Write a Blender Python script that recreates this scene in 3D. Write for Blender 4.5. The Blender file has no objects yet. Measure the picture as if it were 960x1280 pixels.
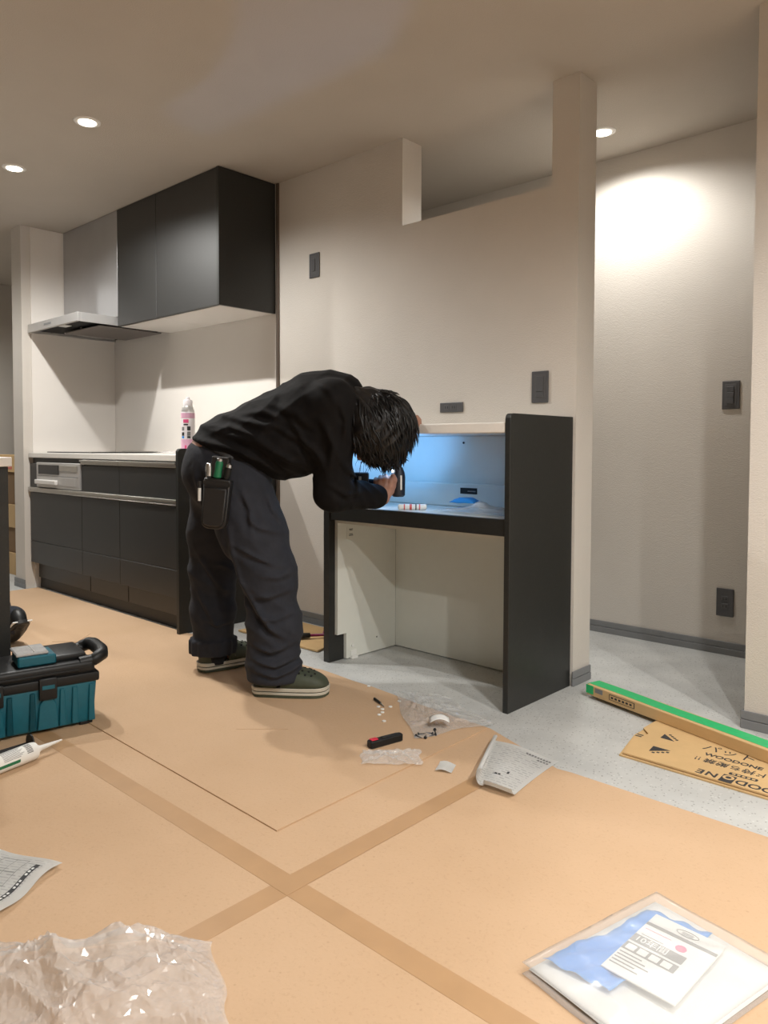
import bpy, bmesh, math, random
import numpy as np
from mathutils import Vector, Matrix, Euler

random.seed(7)
scene = bpy.context.scene
COL = scene.collection

# ------------------------------------------------------------------ camera
YAW, PIT, ROL, FPX, CY, CAMH = math.radians(42.9), math.radians(2.18), math.radians(.19), 940., 596., .885
_f = Vector((-math.sin(YAW)*math.cos(PIT), math.cos(YAW)*math.cos(PIT), -math.sin(PIT)))
_r0 = Vector((math.cos(YAW), math.sin(YAW), 0)); _u0 = _r0.cross(_f)
_r = math.cos(ROL)*_r0 + math.sin(ROL)*_u0
_u = -math.sin(ROL)*_r0 + math.cos(ROL)*_u0
cam_data = bpy.data.cameras.new('camera')
cam = bpy.data.objects.new('camera', cam_data); COL.objects.link(cam)
cam.matrix_world = Matrix(((_r.x, _u.x, -_f.x, 0), (_r.y, _u.y, -_f.y, 0), (_r.z, _u.z, -_f.z, CAMH), (0, 0, 0, 1)))
cam_data.sensor_fit = 'VERTICAL'; cam_data.sensor_height = 36.0
cam_data.lens = FPX/1280*36.0
cam_data.shift_y = -(640-CY)/1280
cam_data.clip_start = .02
scene.camera = cam

# ------------------------------------------------------------------ world, exposure
world = bpy.data.worlds.new('night'); scene.world = world; world.use_nodes = True
world.node_tree.nodes['Background'].inputs[0].default_value = (.9, .85, .8, 1)
world.node_tree.nodes['Background'].inputs[1].default_value = .05
vs = scene.view_settings
vs.view_transform = 'Standard'; vs.look = 'None'; vs.gamma = 1; vs.use_curve_mapping = False
vs.exposure = 0.0

# ceiling downlights: x, y, watts, label
LAMP_COL = (1.0, .985, .945)
LAMPS = [
    (-3.87, 1.50, 98, 'round recessed ceiling downlight further from the camera over the kitchen aisle'),
    (-3.10, 1.50, 110, 'round recessed ceiling downlight nearer the camera over the kitchen aisle'),
    (-1.555, 3.05, 56, 'round recessed ceiling downlight in the passage behind the dividing wall'),
    (-.08, 1.22, 96, 'round recessed ceiling downlight in front of the doorway, right of the picture'),
    (.62, 1.5, 150, 'round ceiling downlight added out of view to brighten the post beside the doorway'),  # added unseen lamp, brightens the end face of the dividing wall
    (.45, .20, 30, 'round recessed ceiling downlight over the dining area beside the camera'),
    (1.22, .20, 225, 'round recessed ceiling downlight over the dining area near the right wall'),
    (-5.9, 1.3, 85, 'round ceiling downlight added out of view to brighten the kitchen end wall'),  # added unseen lamp, lifts the front face of the kitchen end wall
]

# ------------------------------------------------------------------ materials
MATS = {}
def nt(m): return m.node_tree.nodes, m.node_tree.links
def mat(name, col, rough=.6, metal=0, noise=0., nscale=30., bump=0., bscale=80., spec=.5, emit=None, estr=0, coat=0, sheen=0):
    m = bpy.data.materials.new(name); m.use_nodes = True
    N, L = nt(m); b = N['Principled BSDF']
    b.inputs['Base Color'].default_value = (*col, 1); b.inputs['Roughness'].default_value = rough
    b.inputs['Metallic'].default_value = metal; b.inputs['Specular IOR Level'].default_value = spec
    b.inputs['Coat Weight'].default_value = coat; b.inputs['Sheen Weight'].default_value = sheen
    if emit: b.inputs['Emission Color'].default_value = (*emit, 1); b.inputs['Emission Strength'].default_value = estr
    tc = N.new('ShaderNodeTexCoord')
    if noise:
        n = N.new('ShaderNodeTexNoise'); n.inputs['Scale'].default_value = nscale; n.inputs['Detail'].default_value = 5
        L.new(tc.outputs['Object'], n.inputs['Vector'])
        r = N.new('ShaderNodeValToRGB'); r.color_ramp.elements[0].position = .3; r.color_ramp.elements[1].position = .7
        r.color_ramp.elements[0].color = (*[c*(1-noise) for c in col], 1)
        r.color_ramp.elements[1].color = (*[min(1, c*(1+noise)) for c in col], 1)
        L.new(n.outputs['Fac'], r.inputs['Fac']); L.new(r.outputs['Color'], b.inputs['Base Color'])
    if bump:
        n2 = N.new('ShaderNodeTexNoise'); n2.inputs['Scale'].default_value = bscale; n2.inputs['Detail'].default_value = 4
        L.new(tc.outputs['Object'], n2.inputs['Vector'])
        bp = N.new('ShaderNodeBump'); bp.inputs['Strength'].default_value = bump; bp.inputs['Distance'].default_value = .01
        L.new(n2.outputs['Fac'], bp.inputs['Height']); L.new(bp.outputs['Normal'], b.inputs['Normal'])
    MATS[name] = m
    return m

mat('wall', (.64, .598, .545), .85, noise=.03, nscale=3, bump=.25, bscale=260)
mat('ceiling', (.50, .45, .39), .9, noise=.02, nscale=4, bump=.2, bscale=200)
mat('panel_white', (.80, .76, .715), .22, noise=.012, nscale=2)
mat('baseboard', (.20, .205, .21), .5, noise=.05, nscale=20)
mat('carcass_white', (.74, .75, .69), .4, noise=.01)
mat('worktop', (.83, .80, .75), .3, noise=.02, nscale=60)
mat('charcoal', (.020, .0205, .019), .42, noise=.12, nscale=120, bump=.03, bscale=400)
mat('charcoal_door', (.0095, .0095, .009), .46, noise=.10, nscale=6, bump=.02, bscale=300, spec=1.0)
mat('black', (.012, .012, .012), .45)
mat('black_matte', (.008, .008, .008), .8)
mat('aluminium', (.56, .54, .50), .32, metal=.85, noise=.04, nscale=40)
mat('silver', (.62, .61, .60), .30, metal=.6, noise=.02, nscale=20)
mat('duct_steel', (.50, .50, .51), .36, metal=.75, noise=.03, nscale=8)
mat('dark_glass', (.015, .015, .017), .12)
mat('plate_grey', (.085, .085, .09), .45)
mat('rocker_grey', (.10, .10, .105), .4)
mat('trim_strip', (.16, .125, .10), .4, metal=.5)
mat('filter_brown', (.16, .14, .13), .35, metal=.4)
mat('teal', (.002, .105, .150), .42, noise=.06, nscale=60)
mat('tool_black', (.009, .0095, .010), .45, bump=.05, bscale=300, spec=.35)
mat('clear_lid', (.42, .42, .42), .25, noise=.12, nscale=70)
mat('white_plastic', (.80, .80, .77), .4)
mat('paper', (.80, .80, .78), .75, noise=.02, nscale=20)
mat('ink', (.03, .03, .032), .7)
mat('ink_grey', (.22, .22, .22), .7)
mat('ink_pink', (.75, .09, .24), .6)
mat('cardboard', (.60, .40, .19), .82, noise=.05, nscale=9, bump=.08, bscale=60)
mat('cardboard_dark_shade', (.19, .115, .055), .85, noise=.07, nscale=9)  # darker cartons; also carries the shade of gaps in the stack
mat('cardboard_light', (.50, .34, .17), .85, noise=.05, nscale=9)
mat('green_tape', (.02, .46, .15), .45, noise=.06, nscale=40, bump=.1, bscale=60)
mat('shirt', (.0055, .0047, .0048), .85, noise=.10, nscale=40, bump=.15, bscale=35, sheen=.01, spec=.2)
mat('trousers', (.024, .026, .034), .88, noise=.12, nscale=25, bump=.18, bscale=40, sheen=.02, spec=.3)
mat('skin', (.40, .21, .145), .55, noise=.06, nscale=40)
mat('hair', (.006, .005, .005), .42, spec=.4)
mat('croc', (.052, .062, .038), .62, noise=.08, nscale=60)
mat('cream_sole', (.55, .52, .44), .6)
mat('sock', (.01, .01, .012), .9)
mat('leather', (.011, .010, .010), .5, bump=.1, bscale=120)
mat('green_handle', (.01, .16, .07), .4)
mat('steel', (.6, .6, .6), .25, metal=1)
mat('pink_label', (.78, .45, .60), .4, noise=.08, nscale=30)
mat('can_white', (.82, .78, .80), .35)
mat('magenta', (.22, .01, .075), .35)
mat('red_tape', (.62, .10, .10), .5)
mat('red_plastic', (.6, .02, .05), .4)
mat('blue_film', (.02, .28, .78), .45)
mat('rubber', (.02, .02, .02), .7)
mat('navy_driver', (.012, .014, .020), .5)
mat('tape_brown', (.47, .285, .145), .45, noise=.05, nscale=12)
mat('lamp_lens', (.9, .88, .8), .5, emit=(1, .88, .72), estr=9)
mat('led', (1, 1, 1), .5, emit=(.75, .88, 1), estr=60)
mat('white_metal', (.78, .76, .73), .4)

# kraft cover board: fibres and flecks
m = mat('kraft', (.60, .40, .255), .8, bump=.12, bscale=120)
N, L = nt(m); b = N['Principled BSDF']; tc = N.new('ShaderNodeTexCoord')
n1 = N.new('ShaderNodeTexNoise'); n1.inputs['Scale'].default_value = 2.2; n1.inputs['Detail'].default_value = 6
n2 = N.new('ShaderNodeTexNoise'); n2.inputs['Scale'].default_value = 160; n2.inputs['Detail'].default_value = 2
n3 = N.new('ShaderNodeTexVoronoi'); n3.inputs['Scale'].default_value = 23
for n in (n1, n2, n3): L.new(tc.outputs['Object'], n.inputs['Vector'])
r1 = N.new('ShaderNodeValToRGB'); r1.color_ramp.elements[0].position = .3; r1.color_ramp.elements[1].position = .7
r1.color_ramp.elements[0].color = (.535, .355, .212, 1); r1.color_ramp.elements[1].color = (.595, .405, .254, 1)
L.new(n1.outputs['Fac'], r1.inputs['Fac'])
r2 = N.new('ShaderNodeValToRGB'); r2.color_ramp.elements[0].position = .30; r2.color_ramp.elements[1].position = .42
r2.color_ramp.elements[0].color = (.945, .935, .925, 1); r2.color_ramp.elements[1].color = (1, 1, 1, 1)
L.new(n2.outputs['Fac'], r2.inputs['Fac'])
r3 = N.new('ShaderNodeValToRGB'); r3.color_ramp.elements[0].position = .035; r3.color_ramp.elements[1].position = .07
r3.color_ramp.elements[0].color = (.62, .56, .5, 1); r3.color_ramp.elements[1].color = (1, 1, 1, 1)
L.new(n3.outputs['Distance'], r3.inputs['Fac'])
mx = N.new('ShaderNodeMixRGB'); mx.blend_type = 'MULTIPLY'; mx.inputs[0].default_value = 1
mx2 = N.new('ShaderNodeMixRGB'); mx2.blend_type = 'MULTIPLY'; mx2.inputs[0].default_value = .3
L.new(r1.outputs[0], mx.inputs[1]); L.new(r2.outputs[0], mx.inputs[2])
L.new(mx.outputs[0], mx2.inputs[1]); L.new(r3.outputs[0], mx2.inputs[2]); L.new(mx2.outputs[0], b.inputs['Base Color'])

# grey speckled floor
m = mat('floor_grey', (.36, .365, .36), .5)
N, L = nt(m); b = N['Principled BSDF']; tc = N.new('ShaderNodeTexCoord')
n1 = N.new('ShaderNodeTexNoise'); n1.inputs['Scale'].default_value = 6; n1.inputs['Detail'].default_value = 8
v1 = N.new('ShaderNodeTexVoronoi'); v1.inputs['Scale'].default_value = 85
v2 = N.new('ShaderNodeTexVoronoi'); v2.inputs['Scale'].default_value = 55
for n in (n1, v1, v2): L.new(tc.outputs['Object'], n.inputs['Vector'])
r1 = N.new('ShaderNodeValToRGB'); r1.color_ramp.elements[0].position = .32; r1.color_ramp.elements[1].position = .68
r1.color_ramp.elements[0].color = (.46, .465, .455, 1); r1.color_ramp.elements[1].color = (.56, .565, .55, 1)
L.new(n1.outputs['Fac'], r1.inputs['Fac'])
rd = N.new('ShaderNodeValToRGB'); rd.color_ramp.elements[0].position = .13; rd.color_ramp.elements[1].position = .24
rd.color_ramp.elements[0].color = (.35, .35, .34, 1); rd.color_ramp.elements[1].color = (1, 1, 1, 1)
L.new(v1.outputs['Distance'], rd.inputs['Fac'])
rl = N.new('ShaderNodeValToRGB'); rl.color_ramp.elements[0].position = .10; rl.color_ramp.elements[1].position = .20
rl.color_ramp.elements[0].color = (.12, .12, .12, 1); rl.color_ramp.elements[1].color = (0, 0, 0, 1)
L.new(v2.outputs['Distance'], rl.inputs['Fac'])
mx = N.new('ShaderNodeMixRGB'); mx.blend_type = 'MULTIPLY'; mx.inputs[0].default_value = .75
L.new(r1.outputs[0], mx.inputs[1]); L.new(rd.outputs[0], mx.inputs[2])
mx2 = N.new('ShaderNodeMixRGB'); mx2.blend_type = 'ADD'; mx2.inputs[0].default_value = .8
L.new(mx.outputs[0], mx2.inputs[1]); L.new(rl.outputs[0], mx2.inputs[2]); L.new(mx2.outputs[0], b.inputs['Base Color'])

# clear film
def film(name, haze, tint, rough=.10):
    """thin film: mostly see-through, a little white haze, glossy reflections by angle"""
    m = bpy.data.materials.new(name); m.use_nodes = True
    N, L = nt(m); out = N['Material Output']; b = N['Principled BSDF']
    b.inputs['Base Color'].default_value = (*tint, 1); b.inputs['Roughness'].default_value = .6
    t = N.new('ShaderNodeBsdfTransparent'); g = N.new('ShaderNodeBsdfGlossy'); g.inputs['Roughness'].default_value = rough
    mx = N.new('ShaderNodeMixShader'); mx.inputs[0].default_value = haze
    L.new(t.outputs[0], mx.inputs[1]); L.new(b.outputs[0], mx.inputs[2])
    fr = N.new('ShaderNodeLayerWeight'); fr.inputs['Blend'].default_value = .5
    pw = N.new('ShaderNodeMath'); pw.operation = 'POWER'; pw.inputs[1].default_value = 3.5; L.new(fr.outputs['Facing'], pw.inputs[0])
    k = N.new('ShaderNodeMath'); k.operation = 'MULTIPLY_ADD'; k.use_clamp = True; k.inputs[1].default_value = .40; k.inputs[2].default_value = .035; L.new(pw.outputs[0], k.inputs[0])
    mx2 = N.new('ShaderNodeMixShader'); L.new(k.outputs[0], mx2.inputs[0]); L.new(mx.outputs[0], mx2.inputs[1]); L.new(g.outputs[0], mx2.inputs[2])
    L.new(mx2.outputs[0], out.inputs['Surface'])
    MATS[name] = m
film('clear_film', .19, (.85, .85, .84))
film('milky_film', .22, (.88, .86, .84))
film('shelf_film', .20, (.75, .78, .80))

# ------------------------------------------------------------------ builders
def tag(o, label=None, cat=None, group=None, kind=None):
    if label: o['label'] = label
    if cat: o['category'] = cat
    if group: o['group'] = group
    if kind: o['kind'] = kind
    return o
def thing(name, label, cat, loc=(0, 0, 0), rz=0., group=None):
    o = bpy.data.objects.new(name, None); COL.objects.link(o)
    o.location = loc; o.rotation_euler = (0, 0, rz); o.empty_display_size = .05
    return tag(o, label, cat, group)
def pmat(o): return Matrix.LocRotScale(o.location, o.rotation_euler, o.scale)
def link(name, me, material, parent=None, world=False, smooth=False):
    o = bpy.data.objects.new(name, me); COL.objects.link(o)
    if material: me.materials.append(MATS[material] if isinstance(material, str) else material)
    if smooth:
        me.polygons.foreach_set('use_smooth', [True]*len(me.polygons))
    if parent:
        o.parent = parent
        if world:
            M = pmat(parent); p = parent.parent
            while p is not None: M = pmat(p) @ parent.matrix_parent_inverse @ M; parent = p; p = p.parent
            o.matrix_parent_inverse = M.inverted()
    return o
class B:
    def __init__(s): s.bm = bmesh.new()
    def box(s, x0, x1, y0, y1, z0, z1, bev=0, seg=1):
        t = bmesh.new()
        bmesh.ops.create_cube(t, size=1)
        bmesh.ops.scale(t, vec=(x1-x0, y1-y0, z1-z0), verts=t.verts)
        bmesh.ops.translate(t, vec=((x0+x1)/2, (y0+y1)/2, (z0+z1)/2), verts=t.verts)
        if bev: bmesh.ops.bevel(t, geom=t.edges[:], offset=bev, segments=seg, profile=.5, affect='EDGES')
        return s.merge(t)
    def merge(s, t, M=None):
        if M is not None: bmesh.ops.transform(t, matrix=M, verts=t.verts)
        me = bpy.data.meshes.new('tmp'); t.to_mesh(me); t.free(); s.bm.from_mesh(me); bpy.data.meshes.remove(me)
        return s
    def cyl(s, a, b, r0, r1=None, seg=20, cap=True):
        a, b = Vector(a), Vector(b); d = b-a; r1 = r0 if r1 is None else r1
        t = bmesh.new(); bmesh.ops.create_cone(t, cap_ends=cap, cap_tris=False, segments=seg, radius1=r0, radius2=r1, depth=d.length)
        M = Matrix.Translation((a+b)/2) @ d.to_track_quat('Z', 'Y').to_matrix().to_4x4()
        return s.merge(t, M)
    def ball(s, c, r, seg=16):
        t = bmesh.new(); bmesh.ops.create_uvsphere(t, u_segments=seg, v_segments=max(6, seg*2//3), radius=1)
        r = (r, r, r) if not hasattr(r, '__len__') else r
        return s.merge(t, Matrix.Translation(c) @ Matrix.Diagonal((*r, 1)))
    def prism(s, pts, axis, a0, a1, bev=0):
        """closed 2-D outline extruded along axis 0/1/2 from a0 to a1"""
        t = bmesh.new()
        def P(p, a):
            l = [p[0], p[1]]; l.insert(axis, a); return l
        v0 = [t.verts.new(P(p, a0)) for p in pts]; v1 = [t.verts.new(P(p, a1)) for p in pts]
        t.faces.new(v0); t.faces.new(v1[::-1]); n = len(pts)
        for i in range(n): t.faces.new((v0[i], v1[i], v1[(i+1) % n], v0[(i+1) % n]))
        bmesh.ops.recalc_face_normals(t, faces=t.faces)
        if bev: bmesh.ops.bevel(t, geom=t.edges[:], offset=bev, segments=1, affect='EDGES')
        return s.merge(t)
    def lathe(s, prof, c=(0, 0, 0), seg=32):
        t = bmesh.new(); rings = []
        for r, z in prof:
            rings.append([t.verts.new((c[0]+r*math.cos(2*math.pi*k/seg), c[1]+r*math.sin(2*math.pi*k/seg), c[2]+z)) for k in range(seg)])
        for i in range(len(rings)-1):
            for k in range(seg): t.faces.new((rings[i][k], rings[i][(k+1) % seg], rings[i+1][(k+1) % seg], rings[i+1][k]))
        t.faces.new(rings[0][::-1]); t.faces.new(rings[-1])
        bmesh.ops.recalc_face_normals(t, faces=t.faces)
        return s.merge(t)
    def tube(s, pts, rad, seg=8):
        pts = [Vector(p) for p in pts]; n = len(pts)
        rad = [rad]*n if not hasattr(rad, '__len__') else rad
        t = bmesh.new(); rings = []; up = Vector((0, 0, 1))
        for i, p in enumerate(pts):
            d = (pts[min(i+1, n-1)]-pts[max(i-1, 0)]).normalized()
            x = d.cross(up)
            if x.length < .05: x = d.cross(Vector((0, 1, 0)))
            x.normalize(); y = x.cross(d); up = y if abs(d.z) > .95 else Vector((0, 0, 1))
            rings.append([t.verts.new(p+rad[i]*(x*math.cos(2*math.pi*k/seg)+y*math.sin(2*math.pi*k/seg))) for k in range(seg)])
        for i in range(n-1):
            for k in range(seg): t.faces.new((rings[i][k], rings[i][(k+1) % seg], rings[i+1][(k+1) % seg], rings[i+1][k]))
        t.faces.new(rings[0]); t.faces.new(rings[-1][::-1])
        bmesh.ops.recalc_face_normals(t, faces=t.faces)
        return s.merge(t)
    def grid(s, nx, ny, fn, thick=.0008):
        """sheet with thickness: fn(u,v)->xyz"""
        t = bmesh.new()
        V = [[t.verts.new(fn(i/nx, j/ny)) for j in range(ny+1)] for i in range(nx+1)]
        for i in range(nx):
            for j in range(ny): t.faces.new((V[i][j], V[i+1][j], V[i+1][j+1], V[i][j+1]))
        if thick:
            bmesh.ops.recalc_face_normals(t, faces=t.faces)
            bmesh.ops.solidify(t, geom=t.faces[:], thickness=thick)
        return s.merge(t)
    def move(s, M): bmesh.ops.transform(s.bm, matrix=M, verts=s.bm.verts); return s
    def obj(s, name, material, parent=None, world=False, smooth=False):
        me = bpy.data.meshes.new(name); s.bm.to_mesh(me); s.bm.free()
        o = link(name, me, material, parent, world)
        if smooth:
            me.polygons.foreach_set('use_smooth', [True]*len(me.polygons))
            if smooth == 'auto': me.set_sharp_from_angle(angle=math.radians(38))
        return o
def box(name, material, parent, x0, x1, y0, y1, z0, z1, bev=0, world=True, seg=1):
    return B().box(x0, x1, y0, y1, z0, z1, bev, seg).obj(name, material, parent, world)
def text(name, s, size, material, parent, M, world=False, shear=0, ext=.00015, bold=0):
    cu = bpy.data.curves.new('lettering', 'FONT'); cu.body = s; cu.size = size
    cu.align_x = 'CENTER'; cu.align_y = 'CENTER'; cu.extrude = ext; cu.offset = bold; cu.shear = shear; cu.resolution_u = 3
    tmp = bpy.data.objects.new('lettering', cu); COL.objects.link(tmp)
    bpy.context.view_layer.update()
    me = bpy.data.meshes.new_from_object(tmp.evaluated_get(bpy.context.evaluated_depsgraph_get()))
    bpy.data.objects.remove(tmp); bpy.data.curves.remove(cu)
    me.transform(M); me.materials.clear()
    return link(name, me, material, parent, world)
def struct(o): o['kind'] = 'structure'; return o
def T(x, y, z): return Matrix.Translation((x, y, z))
def RZ(a): return Matrix.Rotation(a, 4, 'Z')
def RX(a): return Matrix.Rotation(a, 4, 'X')
def RY(a): return Matrix.Rotation(a, 4, 'Y')
def round_poly(pts, r, n=6, which=None):
    out = []
    k = len(pts)
    for i, p in enumerate(pts):
        if which is not None and i not in which: out.append(p); continue
        a = Vector(pts[i-1])-Vector(p); b_ = Vector(pts[(i+1) % k])-Vector(p); p = Vector(p)
        p0 = p+a.normalized()*r; p1 = p+b_.normalized()*r
        for j in range(n+1):
            t = j/n; out.append(tuple((1-t)**2*p0+2*t*(1-t)*p+t*t*p1))
    return out

# ------------------------------------------------------------------ the room
YW, YW2, YF, ZC = 2.513, 2.642, 3.36, 2.25
XL, XR, YB = -6.7, 2.6, -3.0
fl = struct(B().box(XL-.1, XR+.1, YB-.1, YF+.1, -.05, 0).obj('floor', 'floor_grey'))
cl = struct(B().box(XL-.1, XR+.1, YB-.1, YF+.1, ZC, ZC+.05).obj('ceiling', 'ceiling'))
# dividing wall with the gap below the ceiling and the post at its end
out = [(-4.97, 0), (-1.372, 0), (-1.372, ZC), (-1.483, ZC), (-1.483, 1.867), (-2.23, 1.867), (-2.23, ZC), (-4.97, ZC)]
wb = struct(B().prism(out, 1, YW, YW2).obj('wall_back', 'wall'))
wr2 = struct(B().box(-.767, XR, YW, YW2, 0, ZC).obj('wall_back_right', 'wall'))
wf = struct(B().box(XL-.1, XR+.1, YF, YF+.1, 0, ZC).obj('wall_far', 'wall'))
wk = struct(B().box(-4.97, -4.825, 1.90, YW, 0, ZC).obj('wall_kitchen_end', 'wall'))
struct(B().box(XL-.1, XL, YB, YF, 0, ZC).obj('wall_left', 'wall'))
struct(B().box(XR, XR+.1, YB, YF, 0, ZC).obj('wall_right', 'wall'))
struct(B().box(XL-.1, XR+.1, YB-.1, YB, 0, ZC).obj('wall_front', 'wall'))
struct(B().box(-3.3, -3.2, YW2, YF, 0, ZC).obj('wall_passage_end', 'wall'))
# glossy kitchen wall panels (pieces of the walls)
box('splash_panel', 'panel_white', wb, -4.818, -3.10, YW-.008, YW, .80, 2.248)
box('splash_panel', 'panel_white', wk, -4.825, -4.817, 1.955, YW-.009, .0, 2.248)
tr = struct(B().box(-3.098, -3.078, YW-.010, YW, 0, ZC, .002).obj('trim_1', 'trim_strip'))
def baseboard(name, x0, x1, y0, y1):
    """grey two-step skirting along an axis aligned run, proud by 8 mm"""
    return struct(B().box(x0, x1, y0, y1, 0, .028, .0015).box(x0+(0.0015 if x1-x0 < .02 else 0), x1-(0.0015 if x1-x0 < .02 else 0),
                  y0+(0.0015 if y1-y0 < .02 else 0), y1-(0.0015 if y1-y0 < .02 else 0), .0295, .056, .0015).obj(name, 'baseboard'))
baseboard('baseboard_back', -3.078, -2.282, YW-.009, YW)
baseboard('baseboard_back_end', -1.372, -1.363, YW-.009, YW2)
baseboard('baseboard_far', -3.2, XR, YF-.009, YF)
baseboard('baseboard_back_right', -.776, XR, YW-.009, YW)
baseboard('baseboard_back_right_end', -.776, -.767, YW, YW2)
baseboard('baseboard_kitchen_end', -4.979, -4.817, 1.891, 1.90)
baseboard('baseboard_kitchen_end_left', -4.979, -4.97, 1.90, YW)

def downlight(x, y, w, label):
    t = thing('ceiling_downlight', label, 'downlight', (x, y, ZC), group='recessed ceiling downlights')
    ring = [(.036, -.001), (.040, -.006), (.052, -.005), (.055, 0.0)]
    B().lathe([(.034, -.0005), (.036, -.0045), (.050, -.0055), (.054, -.003), (.055, -.0002)], (0, 0, 0), 40).obj('rim', 'white_metal', t, smooth='auto')
    B().cyl((0, 0, -.0072), (0, 0, -.0056), .035, .035, 32).obj('lens', 'lamp_lens', t)
    ld = bpy.data.lights.new('downlight_beam', 'SPOT'); ld.energy = w; ld.color = LAMP_COL
    ld.spot_size = math.radians(160); ld.spot_blend = .6; ld.shadow_soft_size = .03
    lo = bpy.data.objects.new('downlight_beam', ld); COL.objects.link(lo); lo.parent = t; lo.location = (0, 0, -.012)
for a in LAMPS: downlight(*a)

# ------------------------------------------------------------------ wall plates
def rocker_switch(x, y, z, label, rocks):
    t = thing('wall_switch', label, 'light switch', (x, y, z), group='dark grey light switches')
    B().box(-.036, .036, -.007, 0, -.06, .06, .0025, 2).obj('plate', 'plate_grey', t)
    B().box(-.024, .024, -.0085, -.007, -.046, .046, .0006).obj('inner_frame', 'rocker_grey', t)
    for (x0, x1, z0, z1) in rocks:
        B().box(x0, x1, -.0125, -.0086, z0, z1, .0012).obj('rocker', 'plate_grey', t)
    return t
rocker_switch(-1.522, YW, 1.12, 'dark grey light switch on the wall above the right end of the open cupboard', [(-.014, .016, -.018, .040), (-.014, .016, -.040, -.020)])
rocker_switch(-2.805, YW, 1.785, 'dark grey light switch high on the wall next to the black wall cabinets', [(-.012, .012, -.03, .03)])
rocker_switch(-1.105, YF, 1.116, 'dark grey light switch on the far wall seen through the doorway', [(-.014, .014, .013, .036), (-.014, .014, -.012, .011), (-.014, .014, -.037, -.014)])
def outlet(x, y, z, label, horizontal):
    t = thing('wall_outlet', label, 'outlet', (x, y, z), group='dark grey wall outlets')
    w, h = (.06, .0205) if horizontal else (.036, .06)
    B().box(-w, w, -.007, 0, -h, h, .0025, 2).obj('plate', 'plate_grey', t)
    for s in (-1, 1):
        cx, cz = (s*.018-.004, 0) if horizontal else (0, s*.016)
        so = B().box(cx-.0135, cx+.0135, -.0085, -.0071, cz-.0115, cz+.0115, .0006).obj('socket', 'rocker_grey', t)
        for q in (-1, 1):
            B().box(cx+q*.006-.0012, cx+q*.006+.0012, -.0092, -.0086, cz-.005, cz+.005).obj('slot', 'black_matte', so)
    return t
outlet(-1.947, YW, 1.057, 'dark grey double outlet set sideways on the wall above the open cupboard', True)
outlet(-1.112, YF, .226, 'dark grey upright double outlet low on the far wall through the doorway', False)

# ------------------------------------------------------------------ kitchen run along the back wall
KX = [-4.812, -4.112, -3.682, -3.126]
def base_unit(i, label):
    x0, x1 = KX[i], KX[i+1]; g = .0015
    t = thing('base_cabinet', label, 'cabinet', ((x0+x1)/2, 2.2, 0), group='charcoal base cabinets of the kitchen run')
    box('body', 'charcoal', t, x0+.001, x1-.001, 1.952, 2.50, .168, .818)
    def front(n, a, b_, z0, z1, y=1.932, th=.019): return box(n, 'charcoal_door', t, a+g, b_-g, y, y+th, z0, z1, .0012)
    if i == 0:
        front('filler_panel', x0, -4.703, .640, .783)
    else:
        d = front('drawer_front', x0, x1, .640, .783)
        h = B().box(x0+g, x1-g, 1.926, 1.951, .788, .814, .0015).box(x0+g, x1-g, 1.918, 1.926, .804, .814, .001)
        h.obj('drawer_handle', 'aluminium', d, True)
    d = front('deep_drawer_front', x0, x1, .304, .605)
    h = B().box(x0+.0005, x1-.0005, 1.928, 1.951, .609, .637, .0015).box(x0+.0005, x1-.0005, 1.919, 1.928, .626, .637, .001).box(x0+.0005, x1-.0005, 1.922, 1.928, .609, .613, .0008)
    h.obj('drawer_handle', 'aluminium', d, True)
    front('lower_drawer_front', x0, x1, .168, .301)
    front('toe_kick_drawer', x0+.002, x1-.002, .066, .166, 1.978, .018)
    box('plinth', 'black', t, x0, x1, 1.990, 2.02, 0, .062)
    return t
base_unit(0, 'charcoal base cabinet under the cooktop with the silver fish grill, beside the end wall')
base_unit(1, 'narrow middle charcoal base cabinet between the grill unit and the wide end unit')
base_unit(2, 'wide charcoal base cabinet next to the black end panel')
t = thing('end_panel', 'tall black end panel closing the kitchen run right beside the standing worker', 'panel', (-3.111, 2.2, 0))
pts = round_poly([(1.921, 0), (2.503, 0), (2.503, .880), (1.921, .880)], .022, 6, [3])
B().prism(pts, 0, -3.122, -3.101, .0008).obj('board', 'charcoal', t, True)
t = thing('kitchen_worktop', 'white kitchen worktop on the charcoal base cabinets', 'worktop', (-3.97, 2.2, .82))
box('slab', 'worktop', t, KX[0], -3.1235, 1.924, 2.503, .8195, .850, .003, seg=2)
# cooktop with front grill
t = thing('cooktop', 'black glass cooktop with silver front grill set into the white kitchen worktop', 'cooktop', (-4.4, 2.2, .85))
box('glass_plate', 'dark_glass', t, -4.72, -4.13, 2.00, 2.44, .8505, .857, .002)
box('rear_vent', 'aluminium', t, -4.62, -4.22, 2.445, 2.475, .8505, .862, .003)
gx0, gx1 = -4.699, -4.116
gf = box('grill_front', 'silver', t, gx0, gx1, 1.925, 1.951, .641, .792, .003)
box('grill_window', 'dark_glass', gf, gx0+.035, gx0+.315, 1.921, 1.9248, .722, .778, .001)
box('control_flap', 'aluminium', gf, gx0+.325, gx1-.03, 1.921, 1.9248, .745, .778, .001)
box('grill_handle', 'white_metal', gf, gx0+.015, gx0+.30, 1.905, 1.9248, .661, .688, .004, seg=2)
box('lower_panel', 'silver', gf, gx0+.31, gx1-.04, 1.922, 1.9248, .660, .708, .001)
box('panel_groove', 'ink_grey', gf, gx0+.02, gx1-.02, 1.9235, 1.9248, .711, .714)

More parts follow.
